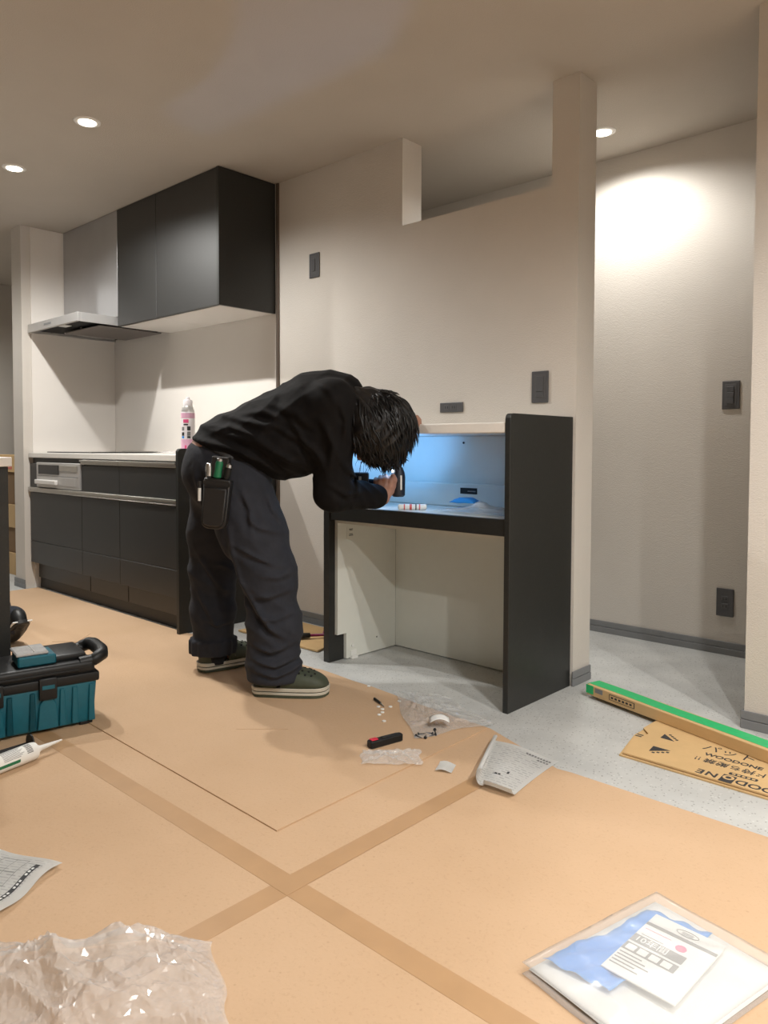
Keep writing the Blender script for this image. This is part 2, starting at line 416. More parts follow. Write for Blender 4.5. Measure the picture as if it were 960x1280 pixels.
# wall cabinets
def wall_unit(x0, x1, label, side):
    t = thing('wall_cabinet', label, 'cabinet', ((x0+x1)/2, 2.33, 1.583), group='charcoal wall cabinets under the ceiling')
    xb = x1-.019 if side else x1-.001
    box('body', 'charcoal', t, x0+.001, xb, 2.180, 2.503, 1.592, 2.247)
    box('underside', 'panel_white', t, x0+.001, xb, 2.180, 2.503, 1.583, 1.5915)
    box('door', 'charcoal_door', t, x0+.0015, xb-.001, 2.157, 2.1785, 1.5835, 2.247, .0012)
    if side: box('side_panel', 'charcoal', t, x1-.0185, x1, 2.153, 2.503, 1.582, 2.247, .0008)
    return t
wall_unit(-4.110, -3.684, 'charcoal wall cabinet directly beside the range hood', False)
wall_unit(-3.684, -3.1005, 'charcoal wall cabinet at the right end with the black side panel', True)
# hood
t = thing('range_hood', 'flat silver range hood with metal duct cover above the cooktop', 'range hood', (-4.47, 2.2, 1.59))
hx0, hx1 = -4.812, -4.133
box('duct_cover', 'duct_steel', t, hx0, -4.1135, 2.160, 2.503, 1.6425, 2.247, .001)
c = B().box(hx0, hx1, 1.931, 1.949, 1.592, 1.642, .002).box(hx0, hx0+.014, 1.949, 2.503, 1.592, 1.642, .001)
c.box(hx1-.014, hx1, 1.949, 2.503, 1.592, 1.642, .001).box(hx0+.014, hx1-.014, 1.949, 2.503, 1.634, 1.642)
can_ = c.obj('canopy', 'silver', t, True)
box('inner_box', 'black_matte', can_, hx0+.02, hx1-.02, 1.955, 2.50, 1.606, 1.6335)
box('filter_plate', 'filter_brown', can_, -4.61, -4.17, 2.075, 2.475, 1.583, 1.590, .002)
box('filter_edge', 'silver', can_, -4.622, -4.6105, 2.075, 2.40, 1.581, 1.590, .001)
for yy in (2.10, 2.43): box('filter_bracket', 'black', can_, -4.44, -4.41, yy-.012, yy+.012, 1.590, 1.6058)
box('button_strip', 'ink_grey', can_, -4.575, -4.475, 1.9295, 1.9309, 1.612, 1.623, .0003)
box('lamp_cover', 'white_plastic', can_, -4.50, -4.42, 1.985, 2.03, 1.603, 1.6058, .001)

# spray can and loose wrap on the worktop
t = thing('spray_can', 'white and pink aerosol spray can standing on the kitchen worktop', 'spray can', (-3.225, 2.055, .8502))
B().lathe([(.030, 0), (.0325, .004), (.0325, .018)], (0, 0, 0)).obj('base_rim', 'silver', t, smooth='auto')
B().lathe([(.0326, .0182), (.0330, .020), (.0330, .205), (.0318, .209)]).obj('body', 'can_white', t, smooth='auto')
B().lathe([(.0318, .2092), (.0318, .214), (.025, .234), (.023, .238)]).obj('shoulder', 'silver', t, smooth='auto')
B().lathe([(.0225, .2382), (.0225, .262), (.019, .268)]).obj('cap', 'can_white', t, smooth='auto')
B().lathe([(.0095, .2682), (.0095, .279), (.007, .281)]).obj('nozzle', 'can_white', t, smooth='auto')
def can_patch(a0, a1, z0, z1, material, r=.0334, n=6, name='print_patch'):
    a0, a1 = math.radians(a0), math.radians(a1)
    B().grid(n, 1, lambda u, v: (r*math.cos(a0+(a1-a0)*u), r*math.sin(a0+(a1-a0)*u), z0+(z1-z0)*v), .0003).obj(name, material, t)
can_patch(0, 359, .020, .075, 'pink_label', .0332, 40, 'label_band')
can_patch(0, 359, .178, .203, 'pink_label', .0332, 40, 'label_band')
can_patch(-75, -28, .155, .172, 'ink_pink'); can_patch(-72, -32, .143, .150, 'ink')
for k, (zz, c0, c1) in enumerate([(.118, 'ink_grey', 'ink'), (.092, 'ink', 'ink_grey'), (.080, 'blue_film', 'ink')]):
    can_patch(-92, -66, zz, zz+.017 if k < 2 else zz+.010, c0); can_patch(-40, -12, zz, zz+.020 if k < 2 else zz+.010, c1)
can_patch(-62, -46, .030, .046, 'ink_pink')

rng = np.random.RandomState(3)
def crumple(nx, ny, sx, sy, amp, seed, edge=.0, thick=.0006, ridge=6, wmin=.05, wmax=.16):
    """height function of a crumpled film, sum of random creases"""
    r_ = np.random.RandomState(seed); cr = [(r_.uniform(0, 6.28), r_.uniform(-.5, .5), r_.uniform(.25, 1), r_.uniform(wmin, wmax)) for _ in range(ridge)]
    def fn(u, v):
        h = 0
        for a, o, s_, w in cr:
            d = (u-.5)*math.cos(a)+(v-.5)*math.sin(a)-o*.7
            h += s_*max(0, 1-abs(d)/w)
        e = min(u, 1-u, v, 1-v)
        k = min(1, e/.12)
        return (h*amp*(.25+.75*k)+amp*.25*math.sin(9*u+5*v+seed)*math.sin(7*v-4*u)+amp*.4)
    return fn
h = crumple(0, 0, 0, 0, .010, 5)
w = B().grid(26, 20, lambda u, v: (-3.50+.27*u+.02*math.sin(5*v), 1.985+.14*v+.02*math.sin(6*u), .8515+abs(h(u, v))), .0006)
tag(w.obj('plastic_wrap', 'milky_film', smooth=True), 'crumpled white plastic wrap lying on the kitchen worktop', 'plastic wrap')

# ------------------------------------------------------------------ island at the left edge
t = thing('kitchen_island', 'black kitchen island with white worktop at the left edge of the picture', 'island', (-3.8, .6, 0))
box('end_panel', 'charcoal', t, -2.642, -2.620, .215, .981, 0, .8195, .001)
box('body', 'charcoal', t, -5.0, -2.643, .24, .957, .08, .8195)
box('plinth', 'black', t, -4.98, -2.65, .26, .93, 0, .0795)
for k in range(4):
    x0 = -4.998+k*.589
    d = box('door', 'charcoal_door', t, x0+.002, x0+.586, .958, .976, .085, .775, .001)
    box('door_handle', 'aluminium', d, x0+.002, x0+.586, .958, .980, .780, .806, .001)
t = thing('island_worktop', 'white worktop slab on the black island at the left edge', 'worktop', (-3.8, .6, .82))
box('slab', 'worktop', t, -5.02, -2.598, .19, .986, .820, .851, .003, seg=2)

# cartons stacked beyond the kitchen end wall
zs = [(0, .152, 'cardboard_light', 'lowest light brown carton of the stack beyond the kitchen end wall'),
      (.153, .326, 'cardboard_dark_shade', 'carton second from the floor, coloured dark as the shadow gap of the stack'),  # fills a shadow gap between the light cartons, shade put into its colour
      (.327, .488, 'cardboard_light', 'light brown carton in the middle of the stack beyond the kitchen end wall'),
      (.489, .710, 'cardboard_dark_shade', 'brown carton second from the top beyond the kitchen end wall'),
      (.711, .83, 'cardboard', 'topmost brown carton with red print beyond the kitchen end wall')]
for k, (z0, z1, mm, lb) in enumerate(zs):
    dx = (-.02, .03, -.01, .02, .0)[k]; dy = .012*(k % 2)
    t = thing('carton', lb, 'carton', (-5.55+dx, 2.28, z0), group='cartons stacked beyond the kitchen end wall')
    box('box', mm, t, -5.9+dx, -5.2+dx, 2.05+dy, 2.50+dy, z0, z1-.001, .002)
    box('packing_tape', 'tape_brown', t, -5.9+dx, -5.2+dx, 2.25+dy, 2.30+dy, z1-.0009, z1-.0003)
    if k == 4:
        for q in range(4): box('print_mark', 'red_tape', t, -5.52+q*.03, -5.50+q*.03, 2.0485, 2.0499, z0+.02, z0+.05)

# ------------------------------------------------------------------ open cupboard being assembled
t = thing('open_cupboard', 'open black cupboard frame with white inside and no drawers against the wall', 'cupboard', (-1.83, 2.3, 0))
for (x0, x1) in ((-2.285, -2.252), (-1.401, -1.380)):
    pts = round_poly([(2.094, 0), (2.508, 0), (2.508, 1.002), (2.094, 1.002)], .022, 6, [3])
    B().prism(pts, 0, x0, x1, .001).obj('side_panel', 'charcoal', t, True)
for s, (x0, x1) in enumerate(((-2.2515, -2.236), (-1.417, -1.4015))):
    pts = [(2.178, .004), (2.484, .004), (2.484, .935), (2.127, .935), (2.127, .112), (2.178, .112)]
    cs = B().prism(pts, 0, x0, x1).obj('inner_side', 'carcass_white', t, True)
    if s == 0:
        q = B().box(-2.2355, -2.2347, 2.180, 2.236, .508, .556)
        st = q.obj('sticker', 'carcass_white', cs, True)
        Mt = T(-2.2343, 2.208, .542) @ RZ(math.pi/2) @ RX(math.pi/2)
        for zz, ww in ((.547, .022), (.5425, .018), (.526, .020), (.5205, .024)):
            box('print_line', 'ink', st, -2.2347, -2.2344, 2.203-ww/2, 2.203+ww/2, zz-.0014, zz+.0014)
        box('shelf_pin_hole', 'black_matte', cs, -2.2359, -2.2355, 2.36, 2.366, .06, .066)
box('back_panel', 'carcass_white', t, -2.2355, -1.4175, 2.4845, 2.492, .004, .598)
bp = box('upper_back_panel', 'carcass_white', t, -2.2355, -1.4175, 2.4845, 2.492, .649, .935)
B().cyl((-1.862, 2.4842, .908), (-1.862, 2.481, .908), .0045, .0045, 14).obj('screw_hole', 'black_matte', bp, True)
lg = box('cable_ledge', 'carcass_white', t, -2.2355, -1.4175, 2.432, 2.484, .649, .742, .003)
box('cable_slot', 'black_matte', lg, -1.838, -1.755, 2.4300, 2.4318, .703, .727, .0004)
box('cable', 'ink_grey', lg, -1.80, -1.762, 2.4285, 2.4299, .712, .716)
box('shelf', 'carcass_white', t, -2.2355, -1.4175, 2.1205, 2.484, .6, .648)
box('shelf_front', 'charcoal', t, -2.2515, -1.4015, 2.099, 2.120, .592, .6485, .0012)
box('shelf_rail', 'carcass_white', t, -2.2355, -1.4175, 2.1205, 2.14, .578, .5995)
fb = B().box(-2.2355, -2.222, 2.20, 2.235, 0.0, .014, .001).box(-2.2355, -2.231, 2.20, 2.235, .014, .035, .001)
fb.obj('levelling_foot', 'white_plastic', t, True)
B().cyl((-2.2358, 2.212, .055), (-2.230, 2.212, .055), .006, .006, 14).obj('screw_cover', 'white_plastic', t, True)
t = thing('cupboard_worktop', 'white worktop bridging the two black sides of the open cupboard', 'worktop', (-1.83, 2.3, .94))
box('slab', 'worktop', t, -2.2512, -1.4025, 2.096, 2.508, .9365, .973, .004, seg=2)

# ------------------------------------------------------------------ protective boards, tape
def sheet(name, material, pts, z0, z1, label, cat, group=None):
    o = B().prism(pts, 2, z0, z1).obj(name, material)
    return tag(o, label, cat, group)
def wavy(a, b, amp, n, seed):
    r_ = random.Random(seed); a, b = Vector(a), Vector(b); d = (b-a); nrm = Vector((-d.y, d.x)).normalized()
    return [tuple(a+d*(i/n)+nrm*amp*(r_.uniform(-1, 1) if 0 < i < n else 0)) for i in range(n+1)]
G = 'brown floor protection boards'
sheet('floor_protection_board', 'kraft', [(-2.60, .96), (-2.60, 1.05), (-4.80, 1.05), (-4.80, 1.965), (-3.10, 1.965)]
      + wavy((-2.9, 2.03), (-1.345, 1.945), .006, 12, 2) + [(-1.15, 1.87), (-1.15, .96)], .0005, .0022,
      'brown floor protection board reaching along the kitchen cabinets to the open cupboard', 'board', G)
sheet('floor_protection_board', 'kraft', [(-1.149, .961)] + [(-1.149, 1.87), (-1.04, 1.825)] + wavy((-1.0, 1.83), (2.3, 1.84), .003, 14, 4) + [(2.3, .961)], .0005, .0022,
      'brown floor protection board on the right, reaching the grey floor near the flattened carton', 'board', G)
sheet('floor_protection_board', 'kraft', [(-2.60, -1.6), (-1.151, -1.6), (-1.151, .959), (-2.60, .959)], .0005, .0022,
      'brown floor protection board under the instruction sheet in the lower left corner', 'board', G)
sheet('floor_protection_board', 'kraft', [(-1.149, -1.6), (2.3, -1.6), (2.3, .959), (-1.149, .959)], .0005, .0022,
      'brown floor protection board at the bottom centre, nearest the camera', 'board', G)
sheet('floor_protection_board', 'kraft', [(-1.335, 1.078), (-1.352, 1.935)] + wavy((-1.40, 1.94), (-2.20, 2.0), .005, 8, 6) + [(-2.45, 1.9), (-2.45, 1.10)], .0024, .0055,
      'loose brown board with a sharp corner lying on top under the worker', 'board', G)
o = sheet('board_patch', 'kraft', [(-1.796, 1.496), (-1.914, 1.384), (-2.10, 1.545), (-1.975, 1.655)], .0057, .0066,
      'small square brown board patch beside the front clog of the worker', 'patch')
o = sheet('board_patch', 'kraft', [(-3.401, 1.452), (-3.317, 1.532), (-3.416, 1.64), (-3.52, 1.56)], .0024, .0036,
      'small square brown board patch on the floor in the kitchen aisle', 'patch')
o = tag(B().box(-2.58, 2.2, .934, .986, .0023, .0027).obj('floor_tape', 'tape_brown'), 'long tan tape strip running along the board seam parallel to the wall', 'tape')
o = tag(B().box(-1.177, -1.125, -1.5, .9335, .0023, .0027).box(-1.177, -1.125, .9335, 1.77, .0029, .0032).obj('floor_tape', 'tape_brown'), 'tan tape strip crossing the other one, running towards the open cupboard', 'tape')

# ------------------------------------------------------------------ clutter on the floor
def at(x, y, z=0.):
    """point of the room at height z that the photograph shows at pixel x, y"""
    d = _r*((x-480)/FPX) - _u*((y-CY)/FPX) + _f
    return Vector((0, 0, CAMH)) + d*((z-CAMH)/d.z)

# toolbox
TL, TW = .46, .235
te = Vector((.196, .981, 0)).normalized(); tn = Vector((te.y, -te.x, 0))
tc_ = Vector((-2.283, 1.125, 0)) - te*TL/2 - tn*TW/2
t = thing('toolbox', 'teal toolbox with black lid, latches and end handle standing beside the island', 'toolbox', (tc_.x, tc_.y, .0028), math.atan2(te.y, te.x))
def taper_box(b_, x0, x1, y0, y1, z0, z1, k, bev):
    q = bmesh.new(); bmesh.ops.create_cube(q, size=1)
    bmesh.ops.scale(q, vec=(x1-x0, y1-y0, z1-z0), verts=q.verts)
    for v in q.verts:
        if v.co.z < 0: v.co.x *= k; v.co.y *= k
    bmesh.ops.bevel(q, geom=q.edges[:], offset=bev, segments=3, profile=.5, affect='EDGES')
    return b_.merge(q, T((x0+x1)/2, (y0+y1)/2, (z0+z1)/2))
bs = taper_box(B(), -TL/2+.006, TL/2-.006, -TW/2+.006, TW/2-.006, .006, .145, .955, .012).obj('base', 'teal', t, smooth='auto')
for s in (-1, 1):
    for lx in (.205, .155, .118, .032, -.032):
        xx = s*lx
        q = B().prism([(xx-.010, .014), (xx+.010, .014), (xx+.007, .130), (xx-.007, .130)], 1, -TW/2+.001, -TW/2+.012, .002)
        q.obj('rib', 'teal', bs)
    B().prism([(s*.075-.030, .014), (s*.075+.030, .014), (s*.075+.024, .09), (s*.075+.012, .108), (s*.075-.012, .108), (s*.075-.024, .09)], 1, -TW/2-.002, -TW/2+.012, .002).obj('front_boss', 'teal', bs)
for sx in (-1, 1):
    for sy in (-1, 1): B().box(sx*.19-.02, sx*.19+.02, sy*.085-.02, sy*.085+.02, 0, .012, .003).obj('foot', 'tool_black', t)
ld = B().box(-TL/2, TL/2, -TW/2, TW/2, .138, .168, .006, 2)
taper_box(ld, -TL/2+.010, TL/2-.010, -TW/2+.008, TW/2-.008, .160, .205, 1.0, .014)
ld = ld.obj('lid', 'tool_black', t, smooth='auto')
B().box(-.17, .17, -TW/2+.002, -TW/2+.012, .176, .184, .002).obj('lid_rib', 'tool_black', ld)
B().box(TL/2-.15, TL/2-.03, -.075, .085, .203, .226, .008, 2).obj('lid_hump', 'tool_black', ld, smooth='auto')
B().box(-TL/2+.03, -TL/2+.15, -.075, .085, .203, .226, .008, 2).obj('lid_hump', 'tool_black', ld, smooth='auto')
for s in (-1, 1):
    la = B().box(s*.075-.026, s*.075+.026, -TW/2-.010, -TW/2+.004, .106, .172, .004, 2).obj('latch', 'tool_black', t, smooth='auto')
    B().box(s*.075-.018, s*.075+.018, -TW/2-.0115, -TW/2-.0098, .140, .152, .0005).obj('latch_inset', 'teal', la)
# organiser trays on the lid
for s in (1,):
    x0, x1 = (-.002, .108)
    tr_ = B().box(x0, x1, -.085, .02, .2055, .236, .004).obj('organiser_tray', 'teal', t)
    B().box(x0-.003, x1-.02, -.074, .035, .2365, .246, .003).obj('tray_lid', 'clear_lid', tr_)
    B().box((x0+x1)/2-.006, (x0+x1)/2-.003, -.070, .03, .2461, .2475).obj('tray_lid_rib', 'silver', tr_)
# end handles
for s in (1, -1):
    P = [(s*(TL/2-.035), -.088, .190), (s*(TL/2-.005), -.090, .203), (s*(TL/2+.016), -.080, .212), (s*(TL/2+.024), -.045, .216), (s*(TL/2+.024), .045, .216),
         (s*(TL/2+.016), .080, .212), (s*(TL/2-.005), .090, .203), (s*(TL/2-.035), .088, .190)]
    hd = B().tube(P, [.016, .020, .0215, .022, .022, .0215, .020, .016], 14).obj('end_handle', 'tool_black', t, smooth=True)
    for q in (-1, 1): B().cyl((s*(TL/2-.055), q*.088, .196), (s*(TL/2-.005), q*.088, .200), .019, .019, 18).obj('hinge', 'tool_black', hd, smooth='auto')

# sealant cartridge
def along(a, b_):
    a, b_ = Vector(a), Vector(b_); return Matrix.Translation(a) @ (b_-a).to_track_quat('Z', 'Y').to_matrix().to_4x4()
ca, cb = Vector((-2.098, .655, .0275)), Vector((-2.150, .868, .0275))
MC = along(ca, cb); CL = (cb-ca).length
t = thing('sealant_cartridge', 'white sealant cartridge with pointed nozzle lying in front of the toolbox', 'cartridge', (ca.x, ca.y, .0028))
bd = B().lathe([(.0245, 0), (.0250, .003), (.0250, CL-.012), (.0235, CL-.004), (.014, CL)]).move(MC).obj('tube', 'white_plastic', t, True, 'auto')
B().lathe([(.0105, CL), (.0105, CL+.010), (.008, CL+.014), (.0025, CL+.085)], seg=20).move(MC).obj('nozzle', 'white_plastic', t, True, 'auto')
def roll_patch(z0, z1, a0, a1, material, parent, r=.02525, name='print_line'):
    a0, a1 = math.radians(a0), math.radians(a1); n = max(2, int(abs(a1-a0)/.15))
    B().grid(n, 1, lambda u, v: (r*math.cos(a0+(a1-a0)*u), r*math.sin(a0+(a1-a0)*u), z0+(z1-z0)*v), .0002).move(MC).obj(name, material, parent, True)
# find the angle facing up and towards the camera
def facing(M, d):
    l = M.to_3x3().inverted() @ Vector(d); return math.degrees(math.atan2(l.y, l.x))
ang = facing(MC, (.55, -.35, .6))
roll_patch(.0, .155, ang+48, ang+68, 'green_handle', bd, name='label_stripe')
for zz0, zz1 in ((.03, .075), (.108, .170)):
    for k in range(9): roll_patch(zz0, zz1-.006*(k % 3), ang-42+9*k, ang-42+9*k+3.2, 'ink_grey', bd)
roll_patch(.086, .098, ang-25, ang-12, 'ink_grey', bd); roll_patch(.086, .098, ang-2, ang+11, 'ink_grey', bd)
for k in range(8): roll_patch(.178, .196, ang-38+9.4*k, ang-38+9.4*k+4.5, 'ink', bd)
# caulking gun
ga, gb = Vector((-2.200, .56, .026)), Vector((-2.225, .885, .026))
MG = along(ga, gb); GL = (gb-ga).length
t = thing('caulking_gun', 'black caulking gun lying between the toolbox and the sealant cartridge', 'caulking gun', (ga.x, ga.y, .0028))
an = math.radians(facing(MG, (0, 0, -1)))
B().grid(10, 1, lambda u, v: (.0225*math.cos(an+(u-.5)*2.6), .0225*math.sin(an+(u-.5)*2.6), .02+(GL-.02)*v), .0014).move(MG).obj('cradle', 'tool_black', t, True)
B().cyl((0, 0, GL-.004), (0, 0, GL), .0232, .0232, 24).move(MG).obj('front_plate', 'tool_black', t, True)
B().cyl((0, 0, -.10), (0, 0, .06), .004, .004, 10).move(MG).obj('plunger_rod', 'steel', t, True)
B().cyl((0, 0, .015), (0, 0, .022), .0225, .0225, 24).move(MG).obj('rear_plate', 'tool_black', t, True)
B().tube([(ga.x+.01, ga.y+.015, .03), (ga.x-.03, ga.y-.01, .022), (ga.x-.09, ga.y-.03, .016)], [.011, .012, .011], 10).obj('grip', 'tool_black', t, True)
B().tube([(ga.x+.01, ga.y+.03, .02), (ga.x-.03, ga.y+.03, .012), (ga.x-.08, ga.y+.015, .010)], [.006, .006, .005], 8).obj('trigger', 'steel', t, True)
# plastic tag of a bag under the gun end
# ---- papers
m = mat('print_paper', (.80, .80, .78), .75)
N, L = nt(m); b = N['Principled BSDF']; tcx = N.new('ShaderNodeTexCoord'); sep = N.new('ShaderNodeSeparateXYZ'); L.new(tcx.outputs['UV'], sep.inputs[0])
br = N.new('ShaderNodeTexBrick'); br.inputs['Scale'].default_value = 1; br.offset = .37; br.squash = 1
br.inputs['Brick Width'].default_value = .11; br.inputs['Row Height'].default_value = .040; br.inputs['Mortar Size'].default_value = .0145; br.inputs['Mortar Smooth'].default_value = .1
br.inputs['Bias'].default_value = -.1; br.inputs['Color1'].default_value = (.52, .52, .52, 1); br.inputs['Color2'].default_value = (.80, .80, .78, 1); br.inputs['Mortar'].default_value = (.80, .80, .78, 1)
L.new(tcx.outputs['UV'], br.inputs['Vector'])
mx = br
# blank margins
def rng_node(sock, lo, hi):
    a = N.new('ShaderNodeMath'); a.operation = 'GREATER_THAN'; L.new(sock, a.inputs[0]); a.inputs[1].default_value = lo
    c = N.new('ShaderNodeMath'); c.operation = 'LESS_THAN'; L.new(sock, c.inputs[0]); c.inputs[1].default_value = hi
    d = N.new('ShaderNodeMath'); d.operation = 'MULTIPLY'; L.new(a.outputs[0], d.inputs[0]); L.new(c.outputs[0], d.inputs[1]); return d.outputs[0]
mm = N.new('ShaderNodeMath'); mm.operation = 'MULTIPLY'; L.new(rng_node(sep.outputs[0], .08, .92), mm.inputs[0]); L.new(rng_node(sep.outputs[1], .06, .94), mm.inputs[1])
mx3 = N.new('ShaderNodeMixRGB'); L.new(mm.outputs[0], mx3.inputs[0]); mx3.inputs[1].default_value = (.80, .80, .78, 1); L.new(mx.outputs[0], mx3.inputs[2])
L.new(mx3.outputs[0], b.inputs['Base Color'])

def paper_sheet(name, nx, ny, fn, material, parent=None, thick=.0004):
    """sheet with UVs along its two edges"""
    bm = bmesh.new(); uvl = bm.loops.layers.uv.new('UVMap')
    V = [[bm.verts.new(fn(i/nx, j/ny)) for j in range(ny+1)] for i in range(nx+1)]
    for i in range(nx):
        for j in range(ny):
            f_ = bm.faces.new((V[i][j], V[i+1][j], V[i+1][j+1], V[i][j+1]))
            for lp, (a, c) in zip(f_.loops, ((i, j), (i+1, j), (i+1, j+1), (i, j+1))): lp[uvl].uv = (a/nx, c/ny)
    bmesh.ops.solidify(bm, geom=bm.faces[:], thickness=-thick)
    me = bpy.data.meshes.new(name); bm.to_mesh(me); bm.free()
    o = link(name, me, material, parent, smooth=True); me.set_sharp_from_angle(angle=math.radians(50)); return o

# rolled leaflet
A_, B_, C_, D_ = Vector((-1.140, 1.560, 0)), Vector((-1.290, 1.862, 0)), Vector((-1.090, 1.868, 0)), Vector((-1.020, 1.570, 0))
def leaflet(u, v):
    p0 = A_.lerp(B_, v); p1 = D_.lerp(C_, v); d = (p1-p0)
    W = .225; roll = .075*(1-.55*v); x = u*W; R = .0215-.0125*v
    if x < roll:
        th = (roll-x)/R; off = -math.sin(th)*R; z = R*(1-math.cos(th))
    else: off = x-roll; z = .006*math.sin((x-roll)*26)*(v*.6+.2)
    q = p0+d.normalized()*(.022+off*(d.length-.02)/(W-.060))
    z += .022*max(0, 1-v/.12)**2*(1 if x > .09 else .3) + .004
    if v < .12: q = q+(p1-p0).cross(Vector((0, 0, 1))).normalized()*-.012*max(0, 1-v/.12)
    return (q.x, q.y, z+.004)
lf = paper_sheet('instruction_leaflet', 44, 30, leaflet, 'print_paper')
tag(lf, 'white printed leaflet with rolled edge lying near the corner of the open cupboard', 'leaflet')
def on_leaf(u0, u1, v0, v1, material, name):
    o = B().grid(6, 2, lambda u, v: tuple(Vector(leaflet(u0+(u1-u0)*u, v0+(v1-v0)*v))+Vector((0, 0, .0012))), .0002).obj(name, material, lf)
    return o
on_leaf(.62, .655, .40, .44, 'ink', 'print_mark'); on_leaf(.45, .49, .34, .36, 'ink', 'print_mark'); on_leaf(.51, .55, .34, .36, 'ink', 'print_mark')
for k in range(9): on_leaf(.62+.038*k, .62+.038*k+.026, .90, .925, 'ink_grey', 'print_mark')
for k in range(4): on_leaf(.80+.04*k, .80+.04*k+.026, .85, .872, 'ink_grey', 'print_mark')

# instruction sheet lower left
PC = Vector((-1.548, .677, 0)); E1 = Vector((-.16, -.064, 0)).normalized(); E2 = Vector((.077, -.151, 0)).normalized()
def sheet_l(u, v):
    q = PC+E1*(u*.297)+E2*(v*.21)
    z = .005+.005*math.sin(v*9)*(1-u)*.6+.004*math.sin(u*8+1)
    q = q+E1*(.006*math.sin(v*7))
    return (q.x, q.y, z+.003)
sl = paper_sheet('instruction_sheet', 24, 20, sheet_l, 'print_paper')
tag(sl, 'white instruction sheet with black title bar at the lower left edge', 'instruction sheet')
def on_sheet(u0, u1, v0, v1, material, name='print_mark', n=8):
    return B().grid(n, n, lambda u, v: tuple(Vector(sheet_l(u0+(u1-u0)*u, v0+(v1-v0)*v))+Vector((0, 0, .0008))), .0002).obj(name, material, sl)
tb_ = on_sheet(.095, .135, .14, .80, 'ink', 'title_bar', 10)
for k in range(12):
    if k in (3, 7): continue
    a = .20+k*.047
    B().grid(2, 2, lambda u, v: tuple(Vector(sheet_l(.105+.018*u, a+.028*v))+Vector((0, 0, .0014))), .0002).obj('lettering', 'paper', tb_)
for (u0, u1, v0, v1) in ((.22, .222, .1, .5), (.45, .452, .1, .5), (.22, .45, .1, .103), (.22, .45, .30, .303), (.22, .45, .5, .503), (.33, .332, .1, .5)): on_sheet(u0, u1, v0, v1, 'ink_grey', 'drawing_line')

# small loose papers
sc_ = at(557, 962)
def slip(u, v): return (sc_.x+.046*(u-.5)*.85-.022*(v-.5), sc_.y+.046*(u-.5)*.5+.05*(v-.5), .007+.012*max(0, v-.7)*abs(1-u)+.004*math.sin(4*u))
tag(paper_sheet('paper_slip', 8, 8, slip, 'paper'), 'small curled white paper slip between the knife and the leaflet', 'paper')

def crinkled(nx, ny, fn, jit, jz, seed, thick):
    """crumpled film: jittered facets between sharp creases"""
    r_ = random.Random(seed); J = [[(r_.uniform(-1, 1), r_.uniform(-1, 1), r_.uniform(0, 1)) for _ in range(ny+1)] for _ in range(nx+1)]
    def f2(u, v):
        i, j = round(u*nx), round(v*ny); a = J[i][j]; k = 0 if i in (0, nx) or j in (0, ny) else 1
        p = fn(min(1, max(0, u+k*a[0]*.42/nx)), min(1, max(0, v+k*a[1]*.42/ny))); return (p[0], p[1], p[2]+jz*a[2]*k)
    q = B().grid(nx, ny, f2, 0); bmesh.ops.triangulate(q.bm, faces=q.bm.faces[:], quad_method='BEAUTY')
    bmesh.ops.recalc_face_normals(q.bm, faces=q.bm.faces[:]); bmesh.ops.solidify(q.bm, geom=q.bm.faces[:], thickness=thick)
    return q
# clear bag with its contents
BQ = [Vector((-1.80, 1.99, 0)), Vector((-1.655, 2.085, 0)), Vector((-1.36, 1.965, 0)), Vector((-1.455, 1.70, 0))]
h1 = crumple(0, 0, 0, 0, .0045, 11, ridge=34, wmin=.012, wmax=.06)
def bagfn(u, v):
    p = BQ[0].lerp(BQ[3], u).lerp(BQ[1].lerp(BQ[2], u), v); return (p.x+.008*math.sin(v*8), p.y+.008*math.sin(u*9), .007+abs(h1(u, v)))
tag(crinkled(44, 40, bagfn, .4, .0018, 9, .0003).obj('clear_bag', 'clear_film'), 'clear plastic bag lying half on the grey floor before the open cupboard', 'plastic bag')
sq = at(549, 913)
tag(B().grid(8, 6, lambda u, v: (sq.x+.062*(u-.5)*.733-.035*(v-.5)*.68, sq.y+.062*(u-.5)*.68+.035*(v-.5)*.733, .030+.012*math.sin(u*3.1)+.004*v), .0004).obj('paper_label', 'paper', smooth=True),
    'folded white paper label on top of the clear plastic bag', 'paper')
for k, (px_, py_) in enumerate([(524, 925), (528, 921), (532, 924), (536, 920), (540, 923), (544, 918)]):
    p = at(px_, py_); a = k*1.1
    t = thing('screw', 'small black screw lying loose at the near edge of the clear bag', 'screw', (p.x, p.y, .0062), a, 'black screws at the clear bag')
    B().cyl((-.012, 0, .004), (.010, 0, .003), .0022, .0012, 8).obj('shank', 'black', t)
    B().lathe([(.005, 0), (.005, .0018), (.003, .003)], seg=12).move(T(-.012, 0, .004) @ RY(-math.pi/2)).obj('head', 'black', t)
cap = None
for k, (px_, py_) in enumerate([(461, 860), (473, 886), (478, 889), (478, 893), (474, 896), (488, 886), (480, 904), (499, 879)]):
    p = at(px_, py_); lab = {0: 'round white plastic plug lying alone, furthest back, beside the worker', 6: 'round white plastic plug nearest the camera, just behind the black knife', 7: 'round white plastic plug touching the left side of the clear bag'}.get(k, 'small round white plastic plug in the cluster beside the black driver bit')
    if cap is None:
        cap = B().lathe([(.0062, 0), (.0066, .001), (.0064, .0028), (.0045, .0036)], seg=20).obj('plastic_plug', 'white_plastic', smooth='auto'); c = cap
    else:
        c = cap.copy(); COL.objects.link(c)
    c.location = (p.x, p.y, .0058 if k else .0058); tag(c, lab, 'plastic plug', 'white plugs on the floor')
p, q = at(468, 877), at(480, 886)
t = thing('driver_bit', 'thin black driver bit lying next to the white plugs', 'driver bit', (p.x, p.y, .0058))
